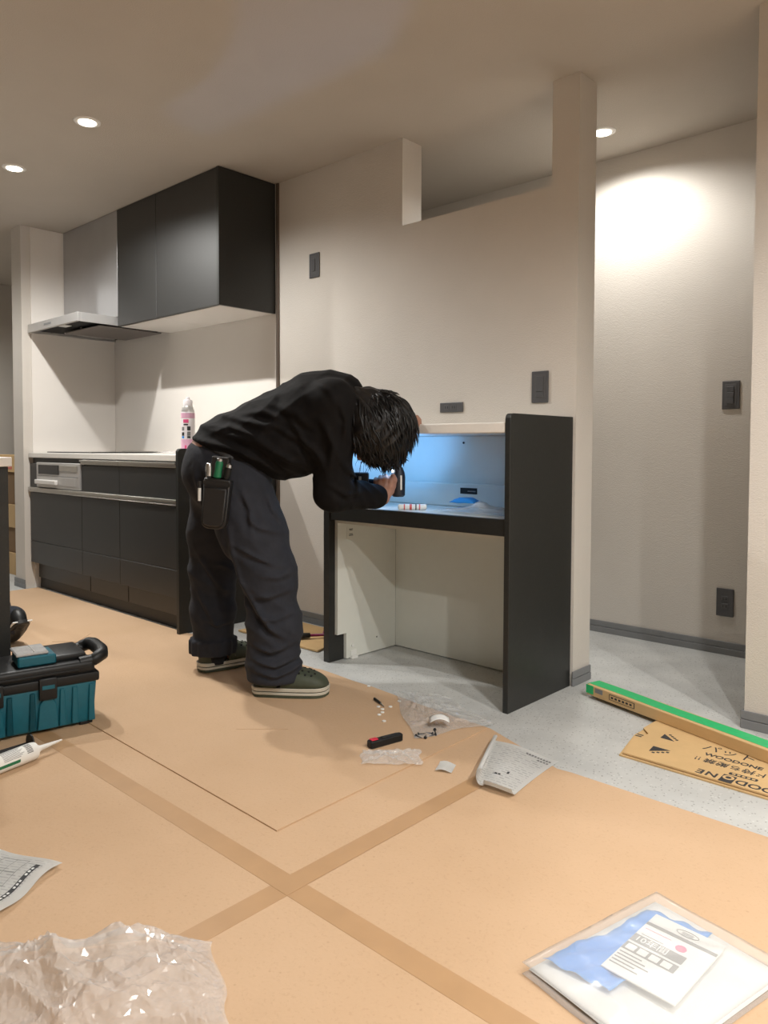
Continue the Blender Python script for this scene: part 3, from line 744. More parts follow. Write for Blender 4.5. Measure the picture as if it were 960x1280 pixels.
B().cyl((p.x, p.y, .0105), p.lerp(q, .62)+Vector((0, 0, .0105)), .0045, .0045, 8).obj('shank', 'black', t, True)
B().cyl(p.lerp(q, .62)+Vector((0, 0, .0105)), q+Vector((0, 0, .0075)), .0028, .0016, 8).obj('tip', 'steel', t, True)

# folding knife in film
p, q = at(461, 938), at(502, 927); d = (q-p).normalized(); MK = Matrix.Translation((p+q)/2+Vector((0, 0, .0056))) @ RZ(math.atan2(d.y, d.x)); LK = (q-p).length
t = thing('utility_knife', 'black utility knife with red slider lying on the brown board', 'knife', (p.x, p.y, .0056))
pts = round_poly([(-LK/2, -.014), (LK/2, -.011), (LK/2, .011), (-LK/2, .014)], .009, 5)
B().prism(pts, 2, 0, .022, .003).move(MK).obj('body', 'tool_black', t, True)
B().box(-LK/2+.006, -LK/2+.030, -.009, .009, .0222, .0255, .002).move(MK).obj('slider', 'red_plastic', t, True)
B().box(-LK/2+.045, LK/2-.015, -.007, .007, .0222, .024, .001).move(MK).obj('grip_strip', 'rubber', t, True)
fq = at(485, 950); h2 = crumple(0, 0, 0, 0, .007, 21, ridge=26, wmin=.02, wmax=.08)
def film2(u, v):
    return (fq.x+.17*(u-.45)*.733-.10*(v-.5)*.68+.006*math.sin(9*v), fq.y+.17*(u-.45)*.68+.10*(v-.5)*.733, .0065+abs(h2(u, v))*(1 if v < .55 else .8)+(.018 if .45 < v < .9 and .1 < u < .5 else .0)*0)
tag(crinkled(34, 26, film2, .4, .003, 3, .0003).obj('clear_wrapper', 'clear_film'), 'small crumpled clear wrapper in front of the black knife', 'wrapper')

# bag with blue film and booklet lower right
BA = Vector((-.584, 1.411, 0)); EA = Vector((.187, -.04, 0)).normalized(); EB = Vector((-.063, -.27, 0)).normalized()
def rect(a, b_, z): v = BA+EA*a+EB*b_; return (v.x, v.y, z)
h3 = crumple(0, 0, 0, 0, .004, 31, ridge=8)
t = thing('booklet_bag', 'clear bag holding blue film and white warranty papers at the lower right', 'plastic bag', tuple(BA+EA*.12+EB*.17+Vector((0, 0, .003))))
B().grid(20, 28, lambda u, v: rect(.26*u, .36*v, .0035+.002*math.sin(6*u+4*v)**2), .0003).obj('back_film', 'milky_film', t, True, True)
B().grid(14, 24, lambda u, v: rect(.012+.115*u+.008*math.sin(v*5), .045+.27*v-.03*u, .011+.006*math.sin(8*u+7*v)**2+.003*math.sin(20*v)**2), .0006).obj('blue_sheet', 'blue_film', t, True, True)
B().grid(10, 14, lambda u, v: rect(.002+.25*u, .006+.34*v, .0075+.0015*math.sin(5*u)), .0004).obj('white_insert', 'paper', t, True, True)
MBK = T(-.499, 1.245, .0215) @ RZ(math.radians(-3))
bk = B().box(-.064, .064, -.100, .100, -.003, 0, .0008).move(MBK).obj('booklet', 'paper', t, True)
def bkp(name, material, x0, x1, y0, y1): return B().box(x0, x1, y0, y1, .0001, .0004).move(MBK).obj(name, material, bk, True)
bkp('grey_bar', 'ink_grey', -.063, .063, .058, .067)
gp = bkp('grey_panel', 'ink_grey', -.063, .030, -.004, .020)
text('lettering', '10年間', .020, 'paper', bk, MBK @ T(-.028, .008, .0006), True)
bkp('grey_panel', 'ink_grey', -.063, .030, -.034, -.010)
for k in range(4): B().box(-.058+.021*k, -.042+.021*k, -.030, -.014, .0004, .0007).move(MBK).obj('print_field', 'paper', bk, True)
B().cyl((0, 0, .0001), (0, 0, .0005), .0095, .0095, 24).move(MBK @ T(.012, .036, 0)).obj('pink_dot', 'ink_pink', bk, True)
for k in range(5): bkp('print_line', 'ink_grey', -.060, -.060+.04+.03*((k*7) % 3)/3, -.044-.009*k, -.041-.009*k)
bkp('print_line', 'ink_grey', -.055, -.015, .025, .0265); bkp('print_line', 'ink_pink', -.058, -.010, .045, .0463)
B().tube([MBK @ Vector((.004+.020*math.cos(a*.5), .081+.008*math.sin(a*.5), .0006)) for a in range(14)], .0006, 4).obj('round_stamp', 'ink_grey', bk, True)
for k in range(3): bkp('print_line', 'ink_grey', -.006, .014, .077+.003*k, .0782+.003*k)
B().grid(30, 36, lambda u, v: rect(.26*u, .36*v, .0235+abs(h3(u, v))*.9), .0003).obj('front_film', 'clear_film', t, True, True)

# large milky bag lower left
h4 = crumple(0, 0, 0, 0, .010, 43, ridge=40, wmin=.02, wmax=.08)
Q4 = [at(-60, 1188), at(272, 1178), at(298, 1285), at(-40, 1340)]
def bag4(u, v):
    p = Q4[0].lerp(Q4[1], u).lerp(Q4[3].lerp(Q4[2], u), v)
    bul = math.sin(math.pi*min(1, max(0, u)))**.5*math.sin(math.pi*v)**.5
    return (p.x+.012*math.sin(9*v+3*u), p.y+.012*math.sin(11*u), .006+.028*bul+abs(h4(u, v))*(.35+.65*bul))
tag(crinkled(64, 44, bag4, .4, .0022, 5, .0004).obj('plastic_bag', 'milky_film'), 'big crumpled translucent plastic bag on the boards at the lower left', 'plastic bag')

# flattened printed carton
t = thing('flattened_carton', 'flattened brown carton with black upside-down print lying on the grey floor', 'carton', (-.5, 2.2, 0))
lo = [(-.956, 2.029), (.30, 2.025), (.30, 2.40), (-.985, 2.40), (-.989, 2.20)]
B().prism(lo, 2, .0003, .0048).obj('lower_ply', 'cardboard', t, True)
up = [(-.948, 2.036), (.30, 2.032), (.30, 2.40), (-.982, 2.40), (-.986, 2.26), (-.955, 2.225), (-.955, 2.205), (-.98, 2.19)]
B().prism(up, 2, .0070, .0115).obj('upper_ply', 'cardboard', t, True)
ZT = .0118
def ctext(s, size, px_, py_, **k):
    p = at(px_, py_, ZT); return text('lettering', s, size, 'ink', t, T(p.x, p.y, ZT) @ RZ(math.pi), True, **k)
for ch, x in zip('ENDOOW', (-.737, -.7075, -.6315, -.599, -.566, -.527)):
    text('lettering', ch, .041, 'ink', t, T(x, 2.060, ZT) @ RZ(math.pi), True, bold=.0009)
B().box(-.6835, -.6500, 2.035, 2.085, ZT-.0001, ZT+.0002).obj('logo_square', 'ink', t, True)
B().cyl((-.667, 2.068, ZT+.0002), (-.667, 2.068, ZT+.0004), .0145, .0145, 28).obj('logo_ring', 'cardboard', t, True)
B().cyl((-.667, 2.068, ZT+.0004), (-.667, 2.068, ZT+.0006), .0075, .0075, 24).obj('logo_dot', 'ink', t, True)
text('lettering', 'バンド持ち厳禁', .034, 'ink', t, T(-.640, 2.146, ZT) @ RZ(math.pi), True, bold=.0004)
text('lettering', '!!', .034, 'ink', t, T(-.775, 2.143, ZT) @ RZ(math.pi+.1), True)
text('lettering', 'WOODONE', .028, 'ink', t, T(-.694, 2.187, ZT) @ RZ(0), True, bold=.0009)
text('lettering', 'パット', .050, 'ink', t, T(-.72, 2.235, ZT) @ RZ(0), True)
B().prism(round_poly([(-.676, 2.092), (-.604, 2.094), (-.604, 2.110), (-.676, 2.108)], .005, 4), 2, ZT-.0001, ZT+.0002).obj('print_pill', 'ink', t, True)
for k in range(5): B().box(-.668+.0125*k, -.660+.0125*k, 2.097, 2.105, ZT+.0002, ZT+.0004).obj('print_mark', 'cardboard', t, True)
for n_, tri in enumerate((((825.5, 922), (831, 917.5), (843, 927)), ((811, 938.5), (816.7, 932.4), (838, 938.5)))):
    P3 = [at(x, y, ZT) for x, y in tri]
    B().prism([(p.x, p.y) for p in P3], 2, ZT-.0001, ZT+.0002).obj('print_triangle', 'ink', t, True)
    for k in range(4):
        e0, e1 = (P3[1], P3[2]) if n_ == 0 else (P3[0], P3[2])
        q = e0.lerp(e1, .22+.22*k)+(Vector((.006, .012, 0)) if n_ == 0 else Vector((.004, -.012, 0)))
        B().box(q.x-.004, q.x+.004, q.y-.004, q.y+.004, ZT-.0001, ZT+.0002).obj('print_mark', 'ink', t, True)
for k in range(2): B().box(-.978+.0, -.958, 2.180+.014*k, 2.187+.014*k, ZT-.0001, ZT+.0002).obj('print_mark', 'ink', t, True)

# long carton with green tape
p0 = Vector((-1.262, 2.468, 0)); dd = Vector((.640, -.192, 0)).normalized(); ML = Matrix.Translation((p0.x, p0.y, .0125)) @ RZ(math.atan2(dd.y, dd.x))
t = thing('long_carton', 'long narrow brown carton closed with green tape lying across the printed carton', 'carton', (p0.x+.5*dd.x, p0.y+.5*dd.y, .0125))
B().box(0, 1.35, -.036, .036, 0, .036, .0015).move(ML).obj('box', 'cardboard', t, True)
B().grid(30, 4, lambda u, v: (1.35*u-.004, -.022+.052*v+.002*math.sin(18*u), .0368), .0006).move(ML).obj('green_tape', 'green_tape', t, True)
B().grid(4, 6, lambda u, v: (-.0018+(.002*math.sin(5*u)), -.030+.062*u, .004+.0330*v), .0006).move(ML).obj('tape_end', 'green_tape', t, True)
B().grid(5, 4, lambda u, v: (.034*u-.002, -.0368+.0002*u, .006+.030*v), .0006).move(ML).obj('tape_fold', 'green_tape', t, True)
lb = B().box(.105, .215, -.0366, -.0361, .010, .029, .0).move(ML).obj('side_print', 'ink', t, True)
B().box(.108, .212, -.0370, -.0367, .012, .027).move(ML).obj('side_print_field', 'cardboard', t, True)
for k in range(6): B().box(.114+.016*k, .124+.016*k, -.0373, -.0371, .016, .023).move(ML).obj('print_mark', 'ink', t, True)
B().box(.040, .075, -.0366, -.0361, .016, .032).move(ML).obj('barcode_label', 'ink_grey', t, True)

# cardboard and pry bar by the wall behind the worker
tag(B().prism([(-2.95, 2.15), (-2.95, 2.47), (-2.50, 2.46), (-2.40, 2.165)], 2, .0028, .010).obj('cardboard_sheet', 'cardboard'), 'flat cardboard piece on the floor by the wall behind the worker', 'cardboard')
t = thing('pry_bar', 'black gripped tool with dark red shaft lying on the cardboard behind the worker', 'pry bar', (-2.60, 2.25, .012))
B().tube([(-2.66, 2.15, .026), (-2.60, 2.235, .026), (-2.575, 2.275, .026)], [.012, .014, .012], 12).obj('grip', 'rubber', t, True, True)
B().tube([(-2.575, 2.275, .026), (-2.51, 2.375, .024), (-2.47, 2.44, .022)], .0065, 10).obj('shaft', 'magenta', t, True, True)
B().tube([(-2.60, 2.385, .020), (-2.545, 2.335, .023), (-2.52, 2.36, .024)], [.005, .007, .006], 8).obj('side_lever', 'magenta', t, True, True)

# things on the cupboard shelf
ZS = .6487
p, q = Vector((-1.915, 2.140, ZS+.0118)), Vector((-1.835, 2.215, ZS+.0118)); MR = along(p, q); LR = (q-p).length
t = thing('wrapped_roll', 'small white roll with red print lying at the front of the cupboard shelf', 'roll', (p.x, p.y, ZS))
B().lathe([(.007, 0), (.0112, .004), (.0112, LR-.004), (.007, LR)], seg=24).move(MR).obj('roll', 'paper', t, True, 'auto')
for z0, z1 in ((.022, .026), (.044, .052), (.080, .084)):
    B().lathe([(.0113, z0), (.0114, z0+.001), (.0114, z1), (.0113, z1+.0005)], seg=24).move(MR).obj('print_band', 'red_tape', t, True, 'auto')
B().lathe([(.0114, .066), (.0115, .067), (.0115, .070), (.0114, .0705)], seg=24).move(MR).obj('seam_band', 'ink', t, True, 'auto')
h5 = crumple(0, 0, 0, 0, .010, 51, ridge=10)
tag(B().grid(34, 26, lambda u, v: (-1.75+.31*u+.01*math.sin(7*v), 2.15+.20*v+.012*math.sin(6*u), ZS+.003+.008*math.sin(math.pi*u)*math.sin(math.pi*v)+abs(h5(u, v))), .0005).obj('clear_bag', 'shelf_film', smooth=True),
    'clear plastic bag lying on the cupboard shelf against the right side', 'plastic bag')
h6 = crumple(0, 0, 0, 0, .008, 61, ridge=6)
tag(B().grid(16, 12, lambda u, v: (-1.735+.095*u, 2.225+.065*v+.02*u, ZS+.0325+.018*math.sin(math.pi*u)**.7*math.sin(math.pi*v)**.7+.5*abs(h6(u, v))), .0006).obj('blue_film', 'blue_film', smooth=True),
    'crumpled light blue film on top of the clear bag on the cupboard shelf', 'plastic film')

# ------------------------------------------------------------------ people: implicit bodies meshed with surface nets
class SDF:
    def __init__(s, lo, hi, h):
        s.lo = np.array(lo, np.float32); s.h = h; s.n = np.ceil((np.array(hi)-np.array(lo))/h).astype(int)+1
        s.D = np.full(tuple(s.n), .25, np.float32)
    def win(s, lo, hi):
        a = np.clip(np.floor((np.array(lo)-s.lo)/s.h).astype(int), 0, s.n); b_ = np.clip(np.ceil((np.array(hi)-s.lo)/s.h).astype(int)+1, 0, s.n)
        sl = tuple(slice(a[k], b_[k]) for k in range(3))
        ax = [s.lo[k]+s.h*np.arange(a[k], b_[k], dtype=np.float32) for k in range(3)]
        return sl, np.meshgrid(*ax, indexing='ij', sparse=True)
    @staticmethod
    def rc(X, Y, Z, a, b_, r0, r1, sv=1.):
        a = np.array(a, np.float32); b_ = np.array(b_, np.float32); d = b_-a
        px_, py_, pz_ = X-a[0], (Y-a[1])/sv, Z-a[2]; d = d.copy(); d[1] /= sv
        hh = np.clip((px_*d[0]+py_*d[1]+pz_*d[2])/max(1e-9, float(d@d)), 0, 1)
        return np.sqrt((px_-hh*d[0])**2+(py_-hh*d[1])**2+(pz_-hh*d[2])**2)-(r0+(r1-r0)*hh)
    def add(s, fn, lo, hi, k=.03, sub=False, m=.07):
        sl, (X, Y, Z) = s.win(np.array(lo)-m, np.array(hi)+m)
        d = fn(X, Y, Z); D = s.D[sl]
        if sub: d = -d; s.D[sl] = -SDF.smin(-D, -np.maximum(d, -9), k) if False else np.maximum(D, d); return s
        s.D[sl] = SDF.smin(D, d.astype(np.float32), k); return s
    @staticmethod
    def smin(a, b_, k):
        if k <= 0: return np.minimum(a, b_)
        h_ = np.clip(.5+.5*(b_-a)/k, 0, 1); return b_+(a-b_)*h_-k*h_*(1-h_)
    def cone(s, a, b_, r0, r1, k=.03, sv=1.):
        R_ = max(r0, r1)*max(1, sv)
        return s.add(lambda X, Y, Z: SDF.rc(X, Y, Z, a, b_, r0, r1, sv), np.minimum(a, b_)-R_, np.maximum(a, b_)+R_, k)
    def chain(s, pts, rad, k=.03, sv=1.):
        for i in range(len(pts)-1): s.cone(np.array(pts[i], float), np.array(pts[i+1], float), rad[i], rad[i+1], k, sv)
        return s
    def ell(s, c, r, rot=None, k=.03, sub=False):
        c = np.array(c, float); r = np.array(r, float); R3 = np.array(rot.to_matrix()) if rot else np.eye(3)
        def fn(X, Y, Z):
            x, y, z = X-c[0], Y-c[1], Z-c[2]
            q = [(R3[0, j]*x+R3[1, j]*y+R3[2, j]*z) for j in range(3)]
            k0 = np.sqrt(sum((q[j]/r[j])**2 for j in range(3))); k1 = np.sqrt(sum((q[j]/r[j]**2)**2 for j in range(3)))+1e-6
            return k0*(k0-1)/k1
        return s.add(fn, c-r.max(), c+r.max(), k, sub)
    def full(s):
        ax = [s.lo[k]+s.h*np.arange(s.n[k], dtype=np.float32) for k in range(3)]
        return np.meshgrid(*ax, indexing='ij', sparse=True)
    def clip(s, p, n):
        X, Y, Z = s.full(); n = np.array(n, float)/np.linalg.norm(n)
        s.D = np.maximum(s.D, -((X-p[0])*n[0]+(Y-p[1])*n[1]+(Z-p[2])*n[2]).astype(np.float32)); return s
    def mesh(s, name, smooth_it=1):
        D = s.D; D[0], D[-1], D[:, 0], D[:, -1], D[:, :, 0], D[:, :, -1] = .05, .05, .05, .05, .05, .05
        n = s.n; c = tuple(int(v)-1 for v in n)
        S = D < 0
        cs = [(i, j, k) for i in (0, 1) for j in (0, 1) for k in (0, 1)]
        sh = lambda A, o: A[o[0]:o[0]+c[0], o[1]:o[1]+c[1], o[2]:o[2]+c[2]]
        cnt = sum(sh(S, o).astype(np.int8) for o in cs); M = (cnt > 0) & (cnt < 8)
        idx = np.argwhere(M); vid = np.full(c, -1, np.int64); vid[M] = np.arange(len(idx))
        val = {o: D[idx[:, 0]+o[0], idx[:, 1]+o[1], idx[:, 2]+o[2]] for o in cs}
        acc = np.zeros((len(idx), 3)); w = np.zeros(len(idx))
        for a in cs:
            for ax in range(3):
                if a[ax]: continue
                b_ = list(a); b_[ax] = 1; b_ = tuple(b_); va, vb = val[a], val[b_]
                cr = (va < 0) != (vb < 0); tt = np.where(cr, va/np.where(cr, va-vb, 1), 0)
                p = np.array(a, float)[None]+0*acc; p[:, ax] = tt
                acc += p*cr[:, None]; w += cr
        V = (idx+acc/w[:, None])*s.h+s.lo
        F = []
        for ax in range(3):
            o1, o2 = [k for k in range(3) if k != ax]
            sl0 = [slice(1, int(n[k])-1) for k in range(3)]; sl0[ax] = slice(0, int(n[ax])-1); sl1 = list(sl0); sl1[ax] = slice(1, int(n[ax]))
            A, Bq = S[tuple(sl0)], S[tuple(sl1)]
            e = np.argwhere(A != Bq); sgn = A[A != Bq]
            e = e+np.array([0 if k == ax else 1 for k in range(3)])
            def g(d1, d2):
                q = e.copy(); q[:, o1] -= d1; q[:, o2] -= d2; return vid[q[:, 0], q[:, 1], q[:, 2]]
            Q = np.stack([g(1, 1), g(0, 1), g(0, 0), g(1, 0)], 1)
            flip = sgn if ax != 1 else ~sgn
            Q[~flip] = Q[~flip][:, ::-1]; F.append(Q)
        F = np.concatenate(F)
        for _ in range(smooth_it):
            acc = np.zeros_like(V); w = np.zeros(len(V))
            for a, b_ in ((0, 1), (1, 2), (2, 3), (3, 0)):
                np.add.at(acc, F[:, a], V[F[:, b_]]); np.add.at(acc, F[:, b_], V[F[:, a]]); np.add.at(w, F[:, a], 1); np.add.at(w, F[:, b_], 1)
            V = V*.5+.5*acc/np.maximum(w, 1)[:, None]
        me = bpy.data.meshes.new(name); me.from_pydata(V.tolist(), [], F.tolist()); me.update()
        return me

# local frame of the worker: x where he faces, y away from the camera, z up
MAN = (-2.06, 1.73, .0057); MANR = YAW
def px_xz(px_, py_, dep=2.62):
    s_ = FPX/dep; return ((px_-480)/s_+.333, .885-(py_-560)/s_)
def crease(S, pts, w, amp, ymax=.10, dep=2.62):
    """raise a soft ridge with a valley beside it along a side-view polyline"""
    P = [px_xz(a, b_, dep) for a, b_ in pts]; X, Y, Z = S.full(); x = X[:, 0, :]; z = Z[0, :, :]
    best = np.full((X.shape[0], Z.shape[2]), 9., np.float32); sgn = np.ones_like(best); tt = np.zeros_like(best); n = len(P)-1
    for i in range(n):
        ax, az = P[i]; dx, dz = P[i+1][0]-ax, P[i+1][1]-az; L2 = dx*dx+dz*dz
        t_ = np.clip(((x-ax)*dx+(z-az)*dz)/L2, 0, 1); ex, ez = x-ax-t_*dx, z-az-t_*dz; d = np.sqrt(ex*ex+ez*ez)
        m_ = d < best; best = np.where(m_, d, best); tt = np.where(m_, (i+t_)/n, tt); sgn = np.where(m_, np.sign(dx*ez-dz*ex), sgn)
    sd = best*sgn
    b2 = amp*np.sin(np.pi*np.clip(tt, .06, .94))*(np.exp(-(sd/w)**2)-.75*np.exp(-((sd+1.7*w)/(1.1*w))**2))*np.where(best > 5*w, 0, 1)
    msk = np.clip((ymax-Y)/.05, 0, 1)
    S.D = (S.D-b2[:, None, :]*msk).astype(np.float32)
def folds(X, Y, Z, specs):
    """sum of long soft ridges: (normal direction, wavelength, phase, amplitude, centre, radius)"""
    out = 0
    for (nx, ny, nz, wl, ph, am, c, R_) in specs:
        w = (X*nx+Y*ny+Z*nz)*6.283/wl+ph
        wob = 1.1*np.sin(X*17+ph)+.9*np.sin(Z*21+Y*13+ph*2)
        env = np.exp(-(((X-c[0])**2+(Y-c[1])**2+(Z-c[2])**2)/R_**2))
        out = out+am*env*(np.abs(np.sin(.5*(w+wob)))**.7-.6)
    return out

R_HIP, R_KNEE, R_ANK = (-.20, .03, .74), (-.082, .0, .43), (-.065, .0, .10)
L_HIP, L_KNEE, L_ANK = (-.285, .21, .74), (-.338, .27, .40), (-.345, .29, .10)
R_SH, R_EL, R_WR = (.155, -.085, 1.035), (.150, .015, .722), (.322, .150, .695)
L_SH, L_EL, L_WR = (.135, .265, 1.00), (.285, .40, 1.022), (.372, .19, 1.015)
NECK, HEAD = (.225, .04, 1.043), (.303, -.010, .950)
HEADROT = Euler((0, math.radians(105), 0)).to_quaternion()       # local z (crown) swung forward and down

# --- body (skin): one continuous mesh
bd = SDF((-.50, -.25, 0), (.62, .55, 1.25), .0055)
bd.chain([R_HIP, R_KNEE, R_ANK], [.085, .058, .042], .02).chain([L_HIP, L_KNEE, L_ANK], [.085, .055, .042], .02)
bd.cone((-.065, 0, .06), (.07, 0, .035), .034, .026, .02).cone((-.345, .29, .06), (-.25, .38, .035), .034, .026, .02)
bd.chain([(-.245, .12, .79), (-.05, .10, .92), (.12, .08, .99), (.19, .07, 1.03)], [.110, .092, .110, .085], .04, 1.3)
bd.ell((-.27, .12, .86), (.125, .155, .105), Euler((0, math.radians(-28), 0)).to_quaternion(), .04)
bd.chain([(.19, .065, 1.05), NECK, (.262, .015, 1.01)], [.062, .050, .050], .03)
hd = np.array(HEAD)
# head: skull, face, jaw, nose, ears
def hp(x, y, z):                                   # head-local (x = face forward, y = left, z = crown) -> man frame
    v = HEADROT @ Vector((x, y, z)); return (HEAD[0]+v.x, HEAD[1]+v.y, HEAD[2]+v.z)
bd.ell(HEAD, (.098, .078, .112), HEADROT, .02).ell(hp(.035, 0, -.055), (.058, .055, .065), HEADROT, .03)
bd.cone(np.array(hp(.095, 0, .0)), np.array(hp(.112, 0, -.028)), .010, .014, .012)
bd.ell(hp(.085, 0, -.065), (.016, .024, .012), HEADROT, .01)
for s in (-1, 1):
    bd.ell(hp(-.005, s*.080, -.015), (.020, .009, .032), HEADROT, .008)
    bd.ell(hp(.083, s*.031, .006), (.014, .018, .008), HEADROT, .006)
bd.chain([R_SH, R_EL, R_WR], [.058, .042, .028], .02).chain([L_SH, L_EL, L_WR], [.055, .042, .028], .02)

# right hand closed round the driver handle
DRV = np.array((.386, .188, .757))                       # centre of the driver motor housing
hc = np.array((.330, .165, .716))                        # palm
bd.cone(np.array(R_WR), hc, .026, .026, .02)
bd.ell(hc, (.042, .030, .020), None, .015)
# fingers wrap up over the near side of the handle, which runs back from the housing
for k, (xx, ln) in enumerate(((.350, .95), (.331, 1.05), (.312, 1.0), (.295, .85))):
    a = np.array((xx, hc[1]-.004, hc[2]-.004)); b1 = a+np.array((.004, -.016, .022))*ln; b2 = b1+np.array((.002, .004, .026))*ln; b3 = b2+np.array((.0, .020, .012))*ln
    bd.chain([a, b1, b2, b3], [.0110, .0100, .0092, .0084], .006)
bd.chain([hc+np.array((.010, .012, .0)), hc+np.array((.034, .000, .020)), hc+np.array((.040, -.010, .044)), hc+np.array((.036, -.014, .062))], [.0140, .0125, .0108, .009], .008)
# left hand resting on the worktop, fingers over the front edge
hl = np.array((.405, .138, .990))
bd.cone(np.array(L_WR), hl, .026, .026, .02); bd.ell(hl, (.045, .038, .019), Euler((0, 0, math.radians(-55))).to_quaternion(), .015)
ta = np.array((.437, .098, 1.008))
for k in range(4):
    o_ = np.array((.66, .56, 0))*(.019*(k-1.2)); ln = (.9, 1.05, 1.0, .8)[k]
    a = hl+o_+np.array((.006, -.018, 0)); b1 = a+np.array((.022, -.030, .003))*ln; b2 = b1+np.array((.010, -.016, -.012))*ln; b3 = b2+np.array((.003, -.006, -.018))*ln
    bd.chain([a, b1, b2, b3], [.0105, .0098, .009, .0082], .006)
bd.chain([hl+np.array((-.02, -.02, .0)), hl+np.array((-.008, -.050, .0)), hl+np.array((.010, -.072, -.004))], [.0125, .011, .009], .008)
body = link('person', bd.mesh('person', 1), 'skin', smooth=True)
body.location = MAN; body.rotation_euler = (0, 0, MANR)
tag(body, 'person in dark shirt and trousers bending over the open cupboard with a driver', 'person')

# --- shirt
st = SDF((-.50, -.25, .55), (.62, .55, 1.30), .0055)
st.chain([(-.24, .12, .865), (-.06, .105, .925), (.10, .075, 1.005), (.165, .065, 1.035)], [.140, .146, .150, .112], .05, 1.28)
st.ell((.035, .09, .87), (.155, .17, .085), Euler((0, math.radians(-8), 0)).to_quaternion(), .06)
st.chain([(.175, .065, 1.045), (.250, .035, 1.045)], [.090, .068], .03)
st.clip((-.215, .12, .838), (.44, 0, .90))
st.clip((.272, .05, 1.06), (-.85, .05, -.42))
st.chain([R_SH, R_EL, tuple(np.array(R_EL)*.12+np.array(R_WR)*.88)], [.082, .066, .046], .035)
st.chain([L_SH, L_EL, tuple(np.array(L_EL)*.15+np.array(L_WR)*.85)], [.078, .060, .046], .035)
X, Y, Z = st.full()
st.D += folds(X, Y, Z, [
    (.45, .15, .88, .060, .3, .013, (-.12, .0, .88), .20), (.62, .1, -.70, .070, 1.1, .010, (.02, -.05, .95), .16),
    (.3, .0, .95, .052, 2.0, .010, (-.28, .0, .90), .14), (.85, .0, .3, .050, .4, .009, (.14, -.08, .86), .14),
    (.5, .5, .7, .045, 1.5, .007, (.22, .08, .74), .12), (.75, .1, -.65, .08, 2.5, .006, (.1, .05, 1.12), .18), (.2, .9, .3, .09, .7, .006, (-.1, .1, 1.05), .25)]).astype(np.float32)
for pts_, w_, am_ in [
    ([(262, 545), (285, 535), (320, 548), (352, 568)], .010, .010), ([(280, 545), (320, 556), (360, 577), (395, 590)], .011, .012),
    ([(262, 566), (303, 585), (335, 603)], .010, .010), ([(325, 560), (353, 583), (380, 598)], .010, .011), ([(355, 510), (378, 548), (402, 585)], .012, .010),
    ([(300, 527), (347, 536), (390, 562), (410, 585)], .012, .010), ([(404, 525), (417, 558), (412, 595)], .012, .012), ([(424, 500), (434, 530), (430, 560)], .010, .010),
    ([(410, 606), (433, 622), (458, 618)], .009, .009), ([(440, 590), (447, 612), (444, 630)], .008, .008), ([(425, 575), (440, 596), (450, 600)], .009, .009),
    ([(330, 505), (370, 520), (400, 545)], .013, .008), ([(395, 480), (415, 495), (425, 520)], .010, .007), ([(288, 520), (330, 518), (365, 528)], .011, .007), ([(266, 556), (300, 566), (326, 586)], .009, .008)]:
    crease(st, pts_, w_, am_)
link('shirt', st.mesh('shirt', 2), 'shirt', body, smooth=True)
# --- trousers
tr = SDF((-.52, -.22, .03), (.12, .50, 1.02), .0055)
tr.ell((-.245, .12, .815), (.170, .180, .145), Euler((0, math.radians(-25), 0)).to_quaternion(), .04)
tr.ell((-.292, .12, .785), (.098, .150, .135), None, .05)
tr.clip((-.215, .12, .893), (-.44, 0, -.90))
tr.chain([(-.195, .035, .72), (-.135, .015, .57), R_KNEE, (-.058, .0, .24), (-.062, .0, .085)], [.128, .112, .096, .090, .092], .05)
tr.chain([(-.285, .205, .72), (-.318, .245, .55), L_KNEE, (-.343, .285, .24), (-.345, .29, .11)], [.122, .104, .086, .080, .078], .05)
tr.chain([(-.07, .0, .115), (-.055, .0, .075)], [.094, .099], .02)
X, Y, Z = tr.full()
tr.D += folds(X, Y, Z, [
    (.45, .0, .9, .075, .5, .011, (-.06, .0, .30), .16), (-.35, .1, .93, .050, 1.6, .013, (-.06, .0, .10), .10),
    (.55, .1, .83, .085, 2.2, .009, (-.12, .0, .58), .16), (.8, .2, .55, .070, .9, .008, (-.22, .0, .70), .14),
    (.5, .0, .85, .080, 1.2, .009, (-.34, .27, .36), .18), (-.6, .0, .8, .07, .2, .008, (-.34, .27, .58), .15), (.9, .2, .2, .06, 2.8, .007, (-.36, .05, .80), .13)]).astype(np.float32)
for pts_, w_, am_, ym in [
    ([(290, 680), (320, 696), (350, 709)], .008, .011, .06), ([(314, 752), (338, 783), (362, 802)], .010, .013, .06), ([(292, 715), (312, 747), (334, 778), (350, 800)], .010, .012, .06),
    ([(312, 748), (340, 746), (364, 738)], .009, .010, .06), ([(312, 824), (345, 834), (376, 824)], .007, .014, .10), ([(310, 838), (345, 846), (380, 836)], .007, .012, .10), ([(315, 808), (340, 816), (368, 806)], .008, .013, .10),
    ([(305, 640), (325, 660), (352, 668)], .010, .009, .06), ([(300, 605), (315, 640), (318, 675)], .010, .011, .06), ([(328, 610), (340, 640), (356, 660)], .009, .009, .06), ([(286, 650), (292, 700), (305, 745)], .011, .011, .06),
    ([(322, 770), (345, 775), (366, 768)], .009, .009, .06), ([(240, 590), (250, 625), (248, 665)], .010, .010, .1), ([(250, 580), (262, 610), (262, 650)], .009, .008, .1), ([(330, 720), (350, 722), (368, 716)], .010, .008, .06)]:
    crease(tr, pts_, w_, am_, ym)
for pts_, w_, am_ in [([(250, 680), (270, 714), (292, 748)], .010, .011), ([(248, 730), (265, 762), (280, 790)], .010, .010), ([(255, 770), (275, 780), (296, 776)], .008, .009), ([(262, 700), (285, 705), (298, 715)], .009, .008)]:
    crease(tr, pts_, w_, am_, .6, 2.95)
tr.clip((0, 0, .052), (0, 0, 1))
